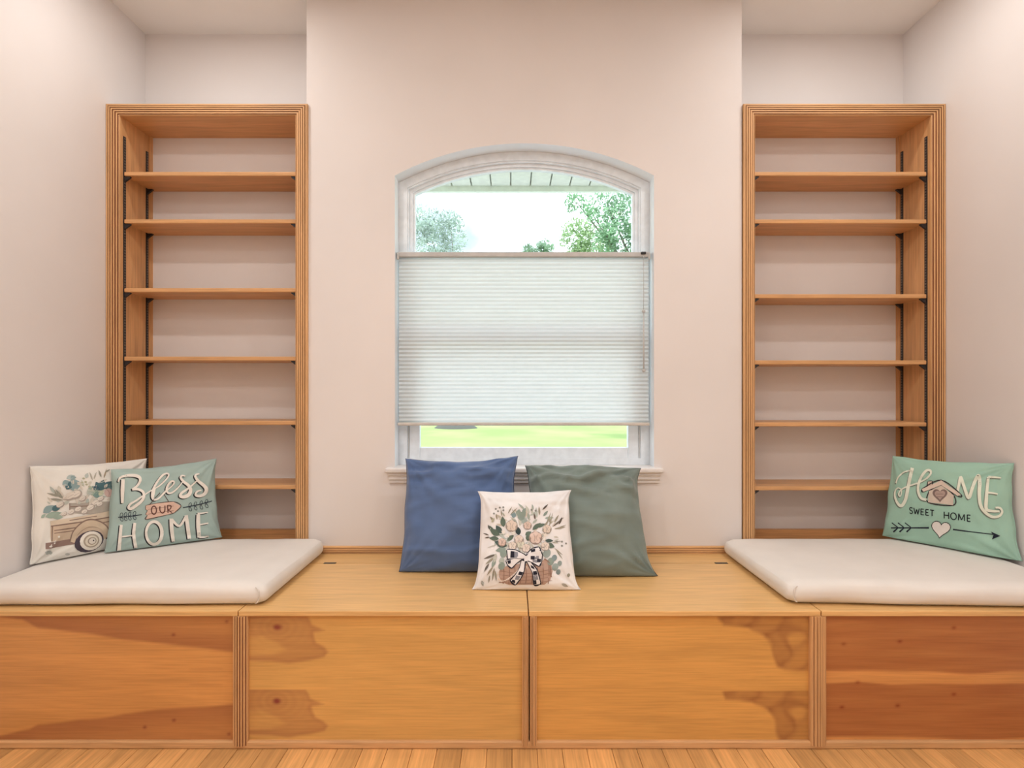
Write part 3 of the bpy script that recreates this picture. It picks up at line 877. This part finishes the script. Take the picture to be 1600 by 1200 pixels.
# --- Home sweet home
K6 = (1380, 700, 6.314)
LT, LTS = (226, 232, 208), (112, 128, 112)
hm = [([(128, 348), (150, 290), (205, 240), (268, 222)], (14, 14, 12)),
      ([(290, 196), (268, 290), (245, 400), (228, 490), (205, 545), (178, 572), (145, 545), (118, 480), (122, 420), (150, 392)], (34, 32, 10)),
      ([(150, 392), (180, 410), (180, 455), (165, 478), (155, 450), (180, 412), (240, 380), (340, 348)], (10, 12, 16)),
      ([(340, 348), (420, 308), (470, 255), (466, 222), (428, 224), (385, 275), (352, 350), (348, 430), (378, 495), (436, 512)], (14, 26, 24)),
      ([(735, 430), (752, 350), (768, 288), (800, 380), (845, 492), (880, 400), (915, 310), (945, 275), (955, 350), (950, 450), (962, 560), (1005, 630), (1075, 678), (1145, 672), (1176, 630), (1155, 592), (1110, 588)], (26, 36, 18)),
      ([(1040, 285), (1028, 400), (1020, 500), (1020, 600), (1075, 622), (1150, 625)], (26, 36, 18)),
      ([(1040, 285), (1100, 288), (1166, 295)], (22, 18, 14)), ([(1040, 440), (1085, 445), (1132, 454)], (18, 16, 14))]
for ch, st_ in (('H', hm[:4]), ('M', hm[4:5]), ('E', hm[5:])):
    p_home.art('letter_shadow', [(0, LTS, strokes(st_, -8, 9))], 'grey offset edge of the letter ' + ch, K6)
    p_home.art('letter', [(2, LT, strokes(st_))], 'pale brush letter ' + ch, K6)
body = [(455, 425), (575, 368), (700, 470), (692, 565), (445, 536)]
roof = [(384, 405), (575, 318), (768, 458), (738, 474), (575, 366), (400, 432)]
chim = [(444, 332), (482, 328), (482, 366), (438, 388)]
p_home.art('printed_house', [(2, (58, 50, 54), strokes([(q_ + [q_[0]], 12) for q_ in (body, chim)])), (3, (206, 186, 164), [body]), (3, (206, 180, 158), [chim]),
    (4, (58, 50, 54), strokes([(roof + [roof[0]], 11)])), (5, (218, 194, 172), [roof]), (4, (132, 104, 96), [heart(563, 462, 74)]), (5, (176, 146, 130), [heart(563, 460, 52)]),
    (6, (132, 104, 96), strokes([([(525, 455), (600, 455)], 5), ([(535, 480), (592, 482)], 5)]))], 'little beige house with a heart', K6)
GL = {'S': [[(.85, .12), (.5, 0), (.15, .15), (.2, .4), (.75, .58), (.85, .85), (.5, 1), (.1, .88)]], 'W': [[(0, 0), (.25, 1)], [(.25, 1), (.5, .2)], [(.5, .2), (.75, 1)], [(.75, 1), (1, 0)]],
      'E': [[(.12, 0), (.12, 1)], [(.12, .03), (.85, .03)], [(.12, .5), (.75, .5)], [(.12, .97), (.85, .97)]], 'T': [[(.5, 0), (.5, 1)], [(0, .03), (1, .03)]],
      'H': [[(.1, 0), (.1, 1)], [(.9, 0), (.9, 1)], [(.1, .5), (.9, .5)]], 'O': [[(.5 + .48 * math.cos(t), .5 + .5 * math.sin(t)) for t in (2 * math.pi * k / 12 for k in range(13))]],
      'M': [[(.08, 1), (.12, 0)], [(.12, 0), (.5, .9)], [(.5, .9), (.88, 0)], [(.88, 0), (.92, 1)]]}
def word(txt, x0, y0, dxs, slope, h, w_):
    o_ = []; x = x0
    for ch, wd_ in zip(txt, dxs):
        for g_ in GL[ch]:
            o_.append(([(x + q_[0] * wd_ * .82, y0 + (x + q_[0] * wd_ * .82 - x0) * slope + q_[1] * h) for q_ in g_], w_))
        x += wd_
    return o_
for txt, x_, y_, ws, sl, h_, w_ in (('SWEET', 258, 585, (46, 66, 48, 46, 48), .12, 60, 9), ('HOME', 598, 628, (68, 72, 88, 52), .13, 66, 10)):
    for i, ch in enumerate(txt):
        p_home.art('small_letter', [(1, (30, 40, 48), strokes(word(ch, x_ + sum(ws[:i]), y_ + sum(ws[:i]) * sl, (ws[i],), sl, h_, w_)))], 'thin dark letter ' + ch, K6)
arrow = [([(78, 788), (250, 788), (452, 788)], (12, 12, 16)), ([(690, 804), (880, 828), (1085, 852)], (14, 9, 9))]
for xa in (92, 152, 222):
    arrow += [([(xa - 5, 738), (xa + 52, 782)], 9), ([(xa + 52, 792), (xa + 10, 828)], (9, 14, 16))]
ht = heart(570, 796, 86, 1.05, 8)
p_home.art('printed_arrow', [(1, (26, 34, 56), strokes(arrow) + [[(1062, 824), (1158, 868), (1074, 902), (1090, 860)]]), (1, (60, 60, 60), strokes([(ht + [ht[0]], 13)])), (2, (232, 222, 212), [ht])], 'dark arrow through a white heart', K6)

# --- flower truck
K7 = (40, 700, 6.315)
TAN, TAN2, BRN, DKB = (206, 178, 144), (184, 152, 122), (146, 116, 98), (92, 74, 82)
bed = [(245, 765), (880, 672), (900, 800), (900, 890), (500, 905), (250, 925)]
rail = [(238, 722), (560, 672), (862, 615), (880, 672), (560, 728), (248, 772)]
crate = [(430, 545), (860, 525), (872, 620), (640, 655), (432, 640)]
wheel = ell(640, 915, 112, 92, -20)
p_truck.art('printed_truck', [(0, (176, 166, 150), [crate]), (0, TAN, [bed]), (1, (216, 194, 162), [rail]),
    (2, BRN, strokes([([(248, 772), (560, 728), (880, 672)], 12), ([(280, 815), (560, 775), (870, 715)], 10), ([(280, 842), (480, 815)], 8), ([(262, 770), (258, 920)], 12), ([(430, 715), (700, 672)], 8), ([(440, 580), (650, 570)], 8), ([(432, 545), (432, 640)], 8)])),
    (1, DKB, [[(800, 815), (900, 800), (900, 890), (790, 900)]]), (2, (152, 118, 104), [[(195, 938), (500, 888), (500, 945), (195, 1000)]]),
    (3, BRN, strokes([([(455, 935), (490, 835), (590, 750), (690, 745), (780, 790), (820, 880)], (50, 84, 50))])), (4, (210, 184, 148), strokes([([(460, 930), (495, 835), (592, 755), (690, 750), (775, 795), (812, 875)], (40, 66, 40))])),
    (5, (74, 62, 78), [ell(622, 922, 150, 100, -22)]), (6, (232, 224, 208), [wheel]), (7, (176, 160, 136), [ell(644, 915, 80, 66, -20)]), (8, (226, 214, 190), [ell(646, 916, 64, 52, -20)]),
    (9, (166, 148, 124), [ell(650, 917, 44, 36, -20)]), (10, (226, 216, 200), [ell(652, 917, 34, 28, -20)]), (11, (70, 56, 60), [ell(664, 912, 7, 7)])], 'tan wooden truck bed with a whitewall wheel', K7)
random.seed(5)
lv = []
for _ in range(46):
    a_ = random.uniform(20, 170); q_ = random.uniform(.2, 1)
    lv.append((1, random.choice(((206, 202, 184), (190, 198, 184), (214, 204, 186), (176, 190, 182))), [leaf(560 + 330 * q_ * math.cos(math.radians(a_)), 620 - 330 * q_ * math.sin(math.radians(a_)), random.uniform(40, 90), random.uniform(14, 40), a_ + random.uniform(-60, 60))]))
T_, TD, TG, GR_ = (132, 166, 168), (62, 112, 122), (150, 178, 158), (150, 150, 132)
for x_, y_, l_, w_, a_, c_ in ((400, 300, 90, 45, 20, (170, 190, 186)), (430, 300, 70, 40, 10, T_), (360, 360, 80, 60, 25, T_), (420, 350, 110, 70, 10, T_), (400, 410, 90, 70, 60, TD), (430, 400, 110, 70, 15, T_),
        (250, 610, 110, 60, 20, TD), (170, 640, 130, 70, 35, T_), (190, 680, 170, 60, 15, TG), (150, 690, 60, 30, 40, TG), (260, 680, 110, 50, 0, TG),
        (740, 420, 100, 70, 120, TD), (745, 420, 110, 80, 80, TD), (730, 410, 80, 50, 160, (46, 92, 110)), (770, 400, 110, 70, 40, TD), (800, 390, 90, 60, 10, (100, 146, 150)), (850, 380, 60, 60, 60, T_), (640, 460, 90, 60, 30, TG), (620, 450, 90, 60, 60, TG), (660, 470, 110, 60, 10, (110, 156, 150)), (720, 470, 70, 50, 50, (196, 204, 168)),
        (380, 500, 120, 26, 150, GR_), (360, 490, 110, 26, 130, GR_), (340, 480, 140, 22, 165, GR_), (370, 515, 160, 22, 175, GR_), (300, 470, 70, 18, 110, GR_),
        (660, 320, 90, 16, 110, (186, 180, 160)), (670, 310, 80, 16, 70, (186, 180, 160)), (745, 290, 80, 20, 110, GR_), (770, 300, 100, 14, 75, (170, 150, 110)), (780, 240, 60, 16, 30, GR_)):
    lv.append((1, c_, [leaf(x_, y_, l_, w_, a_)]))
for x_, y_ in ((570, 300), (590, 335), (555, 340), (600, 360), (565, 365), (628, 380)): lv.append((1, (178, 180, 140), [ell(x_, y_, 13, 9)]))
p_truck.art('printed_leaves', lv + [(1, (176, 186, 178), [ell(225, 1035, 38, 20)]), (1, (190, 190, 184), [ell(410, 1048, 24, 11)])], None, K7)
fl_ = []
for x_, y_, r_ in ((440, 475, 60), (500, 460, 58), (390, 490, 30), (560, 500, 40), (690, 540, 40), (730, 555, 34), (640, 590, 44), (520, 605, 40), (450, 630, 38), (380, 650, 30), (580, 630, 34), (740, 500, 36), (340, 560, 44)):
    fl_ += [(3, (176, 162, 150), [ell(x_, y_, r_, r_ * .66, -25)]), (4, (226, 216, 200), [ell(x_ - r_ * .15, y_ - r_ * .1, r_ * .85, r_ * .52, -25)]), (5, (196, 184, 170), strokes([([(x_ - r_ * .5, y_ + r_ * .25), (x_, y_ - .05 * r_), (x_ + r_ * .5, y_ - r_ * .3)], 5)]))]
fl_ += [(4, (206, 168, 158), [ell(815, 440, 40, 42)]), (5, (182, 138, 130), strokes([([(800, 410), (820, 440), (815, 475)], 8)]))]
p_truck.art('printed_flowers', fl_, None, K7)

# --- basket with checked bow
K8 = (730, 760, 7.06)
bk_ = [(352, 930), (400, 890), (520, 860), (780, 850), (860, 800), (925, 850), (942, 940), (915, 1040), (850, 1085), (460, 1088), (380, 1055), (352, 1000)]
SK, SK2 = (190, 150, 126), (156, 114, 94)
wv_ = []
for k in range(9):
    xa = 400 + k * 62
    wv_ += [([(xa, 890 if k < 6 else 850), (xa + 6, 980), (xa - 4, 1075)], 9)]
for k in range(4): wv_ += [([(365, 935 + k * 42), (640, 965 + k * 36), (935, 915 + k * 42)], 5)]
p_bow.art('printed_basket', [(0, SK, [bk_]), (1, SK2, strokes(wv_)), (2, (232, 214, 200), strokes([([(345, 940), (340, 1010), (390, 1050), (470, 1010), (560, 930)], (12, 20, 14))])), (2, SK2, strokes([([(350, 1060), (440, 1040), (560, 940)], 10), ([(850, 800), (905, 850), (925, 1000)], 14)]))], 'woven brown basket', K8)
lv = []
random.seed(21)
for _ in range(90):
    a_ = random.uniform(0, 360); q_ = random.uniform(.25, 1)
    lv.append((0, random.choice(((196, 200, 184), (206, 202, 184), (178, 192, 182), (212, 198, 178), (160, 176, 162))), [leaf(640 + 330 * q_ * math.cos(math.radians(a_)), 540 - 290 * q_ * math.sin(math.radians(a_)), random.uniform(50, 110), random.uniform(12, 34), a_ + random.uniform(-50, 50))]))
G1, G2, G3, G4 = (92, 118, 100), (70, 98, 92), (136, 160, 148), (158, 152, 128)
for x_, y_, l_, w_, a_, c_ in ((400, 450, 120, 60, 95, G1), (380, 520, 110, 60, 125, G2), (570, 540, 100, 60, 100, (46, 72, 76)), (360, 540, 130, 70, 150, G1), (350, 580, 110, 50, 175, G1), (300, 500, 90, 24, 130, G1),
        (720, 480, 120, 50, 40, G1), (760, 450, 110, 40, 20, G1), (640, 540, 80, 50, 30, G1), (660, 600, 80, 70, 60, G1), (880, 640, 90, 60, -20, G1), (860, 600, 90, 40, 0, G2), (440, 660, 150, 80, 160, G2), (430, 690, 120, 60, 190, G3), (440, 600, 100, 50, 40, G1),
        (540, 330, 60, 56, 160, (120, 152, 156)), (560, 330, 80, 60, 80, G3), (580, 340, 90, 70, 40, G3), (610, 300, 70, 40, 60, G3), (590, 380, 80, 80, 80, G3), (640, 420, 70, 70, 100, (160, 178, 168)),
        (830, 480, 140, 16, 60, G4), (860, 460, 190, 16, 70, G4), (900, 460, 180, 14, 75, G4), (960, 470, 130, 18, 10, G4), (940, 450, 170, 16, 40, (110, 100, 84)), (960, 400, 100, 22, 60, G4), (1010, 420, 90, 24, 65, (96, 84, 74)), (800, 320, 100, 22, 95, G4), (830, 260, 90, 20, 45, (100, 90, 80)), (750, 370, 80, 20, 100, (120, 104, 90)), (840, 330, 80, 30, 50, G3), (930, 410, 80, 26, 120, G4),
        (450, 300, 90, 14, 60, G4), (470, 320, 120, 14, 45, G4), (290, 380, 60, 24, 130, G4), (330, 370, 70, 18, 100, G4), (380, 330, 80, 12, 95, G4), (270, 400, 60, 30, 60, (190, 186, 150)),
        (240, 540, 70, 16, 160, (110, 98, 88)), (250, 560, 60, 16, 190, (110, 98, 88)), (250, 480, 60, 20, 110, (90, 90, 84)),
        (320, 750, 150, 26, 200, (110, 104, 92)), (300, 780, 130, 26, 220, G4), (240, 850, 110, 24, 240, (110, 104, 92)), (290, 880, 130, 22, 235, G4), (310, 800, 110, 40, 250, G3), (320, 740, 110, 40, 255, (196, 196, 180)), (300, 900, 150, 22, 260, G4), (250, 980, 90, 18, 260, G4), (310, 930, 120, 20, 275, G4), (330, 640, 120, 14, 200, (196, 190, 176)),
        (960, 680, 130, 12, -40, G4), (980, 700, 130, 12, -55, G4), (940, 620, 120, 10, 10, G4), (1000, 460, 100, 12, 20, G4)):
    lv.append((1, c_, [leaf(x_, y_, l_, w_, a_)]))
for x_, y_, r_, c_ in ((880, 740, 50, (150, 172, 168)), (960, 790, 36, (128, 154, 158)), (920, 830, 44, G3), (1020, 850, 30, (142, 164, 160)), (970, 890, 42, (150, 172, 168)), (1005, 945, 30, (120, 146, 148)), (400, 740, 46, G3), (380, 880, 44, G3), (380, 820, 36, (176, 192, 182)), (1118, 980, 20, (150, 150, 128))):
    lv.append((2, c_, [ell(x_, y_, r_ * .8, r_, 20)]))
for x_, y_ in ((315, 250), (360, 235), (398, 232), (400, 265), (295, 300), (340, 275), (710, 260), (755, 270), (1045, 610), (1090, 630), (1045, 655), (990, 610)): lv.append((1, (140, 140, 132), [ell(x_, y_, 11, 11)]))
lv += [(1, (168, 172, 164), [leaf(160, 1040, 66, 32, -75)]), (1, (176, 176, 166), [leaf(1040, 1075, 82, 36, -25)])]
p_bow.art('printed_leaves', lv, None, K8)
fl_ = []
for x_, y_, r_, c_ in ((q0, q1, q2, tuple(int(v * .6 + w_ * .4) for v, w_ in zip(q3, (236, 226, 214)))) for q0, q1, q2, q3 in ((490, 435, 66, (226, 200, 176)), (570, 585, 52, (230, 204, 184)), (755, 565, 74, (222, 178, 158)), (880, 470, 50, (222, 196, 172)), (385, 615, 46, (222, 170, 146)), (665, 430, 46, (220, 176, 152)), (500, 655, 48, (230, 208, 186)), (650, 680, 50, (230, 204, 184)), (860, 660, 50, (226, 206, 184)), (590, 640, 46, (206, 210, 176)))):
    fl_ += [(3, tuple(int(v * .72) for v in c_), [ell(x_, y_ + 4, r_ * 1.02, r_ * .98)])]
    for a_ in (-150, -90, -30, 60, 130):
        fl_ += [(4 + (a_ % 2), c_, [ell(x_ + r_ * .42 * math.cos(math.radians(a_)), y_ + r_ * .42 * math.sin(math.radians(a_)), r_ * .5, r_ * .44, a_)])]
    fl_ += [(6, tuple(int(v * .8) for v in c_), strokes([([(x_ - r_ * .3, y_ - r_ * .5), (x_ - r_ * .1, y_), (x_ - r_ * .2, y_ + r_ * .6)], 6), ([(x_ + r_ * .3, y_ - r_ * .4), (x_ + r_ * .1, y_ + .1 * r_), (x_ + r_ * .3, y_ + r_ * .5)], 5)]))]
for x_, y_ in ((400, 510), (450, 540), (510, 520), (860, 540), (850, 580)):
    for a_ in (0, 72, 144, 216, 288): fl_.append((5, (240, 234, 222), [leaf(x_, y_, 30, 16, a_)]))
p_bow.art('printed_flowers', fl_, None, K8)
NV = (34, 36, 56); WB = (232, 230, 232); GY = (136, 138, 150)
loops = [[(440, 700), (530, 705), (600, 740), (640, 765), (620, 800), (520, 795), (450, 800), (445, 750)], [(660, 745), (720, 690), (790, 675), (810, 720), (825, 760), (815, 840), (790, 880), (720, 840), (670, 820)],
         [(430, 820), (520, 800), (600, 805), (540, 850), (490, 900), (450, 870)], [(600, 820), (635, 830), (625, 930), (590, 1010), (530, 1085), (480, 1040), (540, 970), (580, 900)], [(660, 830), (700, 840), (770, 930), (805, 1060), (800, 1080), (740, 1088), (725, 960), (690, 890)],
         [(625, 770), (672, 765), (672, 825), (630, 830)]]
chk = [[(480, 715), (520, 720), (520, 790), (475, 790)], [(700, 770), (745, 770), (742, 812), (700, 808)], [(770, 800), (815, 805), (810, 840), (770, 840)], [(700, 700), (750, 690), (750, 720), (705, 730)], [(700, 868), (735, 890), (745, 920), (705, 900)], [(725, 940), (765, 935), (775, 975), (730, 980)], [(735, 1040), (760, 1035), (765, 1080), (740, 1085)],
       [(575, 940), (615, 950), (600, 985), (560, 975)], [(500, 1030), (530, 1040), (525, 1075), (490, 1050)], [(440, 822), (480, 815), (480, 850), (455, 860)]]
gch = [[(745, 770), (790, 770), (790, 802), (742, 808)], [(720, 812), (770, 815), (770, 845), (725, 838)], [(520, 720), (560, 730), (560, 792), (520, 790)], [(730, 985), (775, 980), (785, 1030), (735, 1035)], [(540, 985), (590, 995), (565, 1035), (525, 1030)]]
p_bow.art('printed_bow', [(7, NV, strokes([(q_ + [q_[0]], 17) for q_ in loops])), (8, WB, loops), (9, GY, gch), (10, NV, chk)], 'black and white checked bow', K8)

# ------------------------------------------------------------------ ceiling lamps
def lamp(cx, cy, watts, label):
    t = empty('recessed_light', (cx, cy, CE - .012), label, 'ceiling light', 'recessed ceiling lights')
    bm = B(); disc_lathe(bm, cx, cy, [(0.075, CE - .012), (0.098, CE - .010), (0.10, CE - .0005), (0.075, CE - .0005), (0.075, CE - .012)])
    obj('trim_ring', bm, VINYL, t, False)
    m = bpy.data.materials.new('lamp_lens'); m.use_nodes = True
    b = m.node_tree.nodes['Principled BSDF']
    b.inputs['Emission Color'].default_value = (*LAMP, 1); b.inputs['Emission Strength'].default_value = 3.0
    bm = B(); r_ = disc_lathe(bm, cx, cy, [(0.0749, CE - .004), (0.074, CE - .008)]); bm.faces.new(r_[1])
    obj('lens', bm, m, t)
    l = bpy.data.lights.new('lamp', 'AREA'); l.shape = 'DISK'; l.size = 0.14; l.energy = watts; l.color = LAMP
    lo = bpy.data.objects.new('lamp', l); lo.location = (0, 0, -0.004); COL.objects.link(lo); lo.parent = t
lamp(-1.32, -0.42, BENCH_LAMP_W, 'recessed ceiling light over the left seat cushion')
lamp(1.44, -0.42, BENCH_LAMP_W, 'recessed ceiling light over the right seat cushion')
for cx, sx in ((-0.95, 'left'), (1.05, 'right')):
    for cy, sy in ((-1.55, 'nearest row before the bench'), (-2.85, 'middle row behind the viewer'), (-4.0, 'last row behind the viewer')):
        lamp(cx, cy, FILL_LAMP_W, 'unseen added fill light in the ceiling, %s one of the %s' % (sx, sy))  # unseen lamps added as soft fill to brighten walls and bench front

# ------------------------------------------------------------------ outside
m, ntx, b = new_mat('lawn_grass')
r, n = noise_mix(ntx, (0.24, 0.34, 0.10, 1), (0.34, 0.40, 0.15, 1), 0.5, (1, 0.6, 1), 8)
ntx.links.new(r.outputs['Color'], b.inputs['Base Color']); b.inputs['Roughness'].default_value = 1
bm = B()
gx, gy = 40, 40
gv = [[bm.verts.new((-60 + 120 * i / gx, 0.34 + 110 * j / gy, -0.3 + (0.06 * noise.noise(Vector((i * .7, j * .7, 1))) if j > 1 else 0))) for i in range(gx + 1)] for j in range(gy + 1)]
for j in range(gy):
    for i in range(gx): bm.faces.new((gv[j][i], gv[j][i + 1], gv[j + 1][i + 1], gv[j + 1][i]))
tag(obj('lawn', bm, m, None, True), 'bright sunlit lawn outside the window', 'lawn', kind='structure')

tag(obj('reflector', bx(-7, 7, 0.34, 7.0, -0.36, -0.22, bev=.01), plain('reflector_concrete', (0.44, 0.45, 0.46, 1), 0.9)), 'pale concrete patio slab added out of view below the window for neutral bounce light', 'reflector', kind='structure')  # unseen slab added so light bounced in through the window stays neutral
ev = empty('roof_eave', (WCX, 0.33, 2.37), 'pale ribbed soffit and fascia of the roof outside the window, tinted with lawn bounce light', 'eave')
SOF = plain('pale_soffit_vinyl', (0.78, 0.80, 0.70, 1), 0.6); FAS = plain('pale_fascia', (0.78, 0.84, 0.72, 1), 0.6)  # green light bounced off the lawn is mixed into both colours
xs = -1.25
while xs < 1.5:
    obj('soffit_board', bx(xs + .003, xs + .110, 0.335, 0.72, 2.375, 2.387, bev=.004), SOF, ev)
    xs += 0.113
obj('fascia', bx(-1.25, 1.5, 0.722, 0.745, 2.345, 2.52), FAS, ev)
obj('roof_deck', bx(-1.25, 1.5, 0.335, 0.72, 2.40, 2.42), SOF, ev)

def leafmat(name, c):
    m_ = bpy.data.materials.new(name); m_.use_nodes = True
    g_ = m_.node_tree; g_.nodes.clear()
    o_ = g_.nodes.new('ShaderNodeOutputMaterial'); mx = g_.nodes.new('ShaderNodeMixShader')
    d_ = g_.nodes.new('ShaderNodeBsdfDiffuse'); t_ = g_.nodes.new('ShaderNodeBsdfTranslucent')
    r_, n_ = noise_mix(g_, scale_c(c, .7), scale_c(c, 1.3), 1.6)
    g_.links.new(r_.outputs['Color'], d_.inputs['Color']); g_.links.new(r_.outputs['Color'], t_.inputs['Color'])
    mx.inputs[0].default_value = 0.4
    g_.links.new(d_.outputs[0], mx.inputs[1]); g_.links.new(t_.outputs[0], mx.inputs[2]); g_.links.new(mx.outputs[0], o_.inputs[0])
    return m_
BARK = wood('grey_bark', (0.22, 0.19, 0.16, 1), 'z', 0.9)
def tree(base, blobs, nleaf, size, c, label, seed, trunk_r=0.15):
    rnd = random.Random(seed)
    t = empty('tree', base, label, 'tree', 'trees on the lawn')
    bm = B()
    top = max(b_[2] for b_ in blobs)
    tube(bm, [base, base + Vector((.1, 0, top * .3)), base + Vector((-.05, .1, top * .75))], [trunk_r, trunk_r * .8, trunk_r * .35], 8)
    obj('trunk', bm, BARK, t, True)
    for bx_, by, bz, br in blobs:
        bm = B()
        s0 = base + Vector((0, 0, max(.5, (bz - base.z) * .55)))
        e0 = Vector((base.x + bx_, base.y + by, bz))
        tube(bm, [s0, (s0 + e0) / 2 + Vector((0, 0, .2)), e0], [trunk_r * .4, trunk_r * .25, trunk_r * .06], 6)
        obj('branch', bm, BARK, t, True)
    vs = []; fs = []
    tot = sum(b_[3] ** 2 for b_ in blobs)
    for bx_, by, bz, br in blobs:
        for _ in range(int(nleaf * br ** 2 / tot)):
            d = Vector((rnd.gauss(0, 1), rnd.gauss(0, 1), rnd.gauss(0, 1))).normalized() * br * rnd.random() ** 0.45
            p = Vector((base.x + bx_, base.y + by, bz)) + d
            if noise.noise(p * (1.1 / br * 1.6) + Vector((seed, 0, 0))) < -0.12: continue
            a = Vector((rnd.gauss(0, 1), rnd.gauss(0, 1), rnd.gauss(0, 1))).normalized()
            b_2 = a.orthogonal().normalized()
            s_ = size * rnd.uniform(.6, 1.2)
            p -= base
            k = len(vs)
            vs += [p - a * s_, p + b_2 * s_ * .45, p + a * s_, p - b_2 * s_ * .45]; fs.append((k, k + 1, k + 2, k + 3))
    me = bpy.data.meshes.new('foliage'); me.from_pydata([tuple(v) for v in vs], [], fs)
    me.materials.append(leafmat('tree_leaves', c))
    o_ = bpy.data.objects.new('foliage', me); COL.objects.link(o_); o_.parent = t; o_['kind'] = 'stuff'
    return t
gz = -0.3
tree(Vector((-2.3, 21.0, gz)), [(-1.2, 0, 8.0, .9), (-.5, 0, 7.6, 1.0), (-1.7, .3, 8.4, .7), (-.2, 0, 8.1, .55), (-1.3, 0, 6.6, 1.2), (-.1, -.3, 6.5, .9), (-.5, 0, 5.2, 1.5), (.4, 0, 4.4, 1.2)], 9000, 0.085, (0.42, 0.50, 0.46, 1),
     'small hazy tree on the lawn seen at the left of the window', 1)
tree(Vector((3.6, 12.5, gz)), [(-1.1, 0, 6.05, .6), (-1.9, .2, 6.25, .36), (-.5, 0, 5.6, .8), (.3, .2, 6.2, .9), (-1.15, -.2, 5.25, .42), (-.7, 0, 4.9, .8), (0.2, 0, 4.4, 1.3), (-1.5, .1, 5.9, .3)], 15000, 0.06, (0.30, 0.46, 0.30, 1),
     'nearer green leafy tree seen at the right of the window', 4)
tree(Vector((1.6, 38.0, gz)), [(-.4, 0, 11.0, .6), (.7, 0, 11.3, .7), (.2, 0, 9.5, 1.4)], 4000, 0.13, (0.28, 0.40, 0.28, 1), 'far small treetop just above the shade near the window middle', 7)
tree(Vector((4.6, 36.0, gz)), [(-.2, 0, 11.6, 1.3), (.9, 0, 10.8, 1.5), (.2, 0, 9.3, 1.8)], 5000, 0.15, (0.32, 0.44, 0.24, 1), 'far pale treetop between the small treetop and the nearer green tree', 9)
# ring of mulch round the left tree
bm = B(); rg = disc_lathe(bm, -2.3, 21.0, [(0.9, gz + .0), (0.75, gz + .10), (0.2, gz + .16)], 24); bm.faces.new(rg[2])
tag(obj('mulch_ring', bm, plain('grey_mulch', (0.10, 0.10, 0.09, 1), 1.0), None, True), 'grey mulch ring on the lawn at the foot of the left tree', 'mulch')
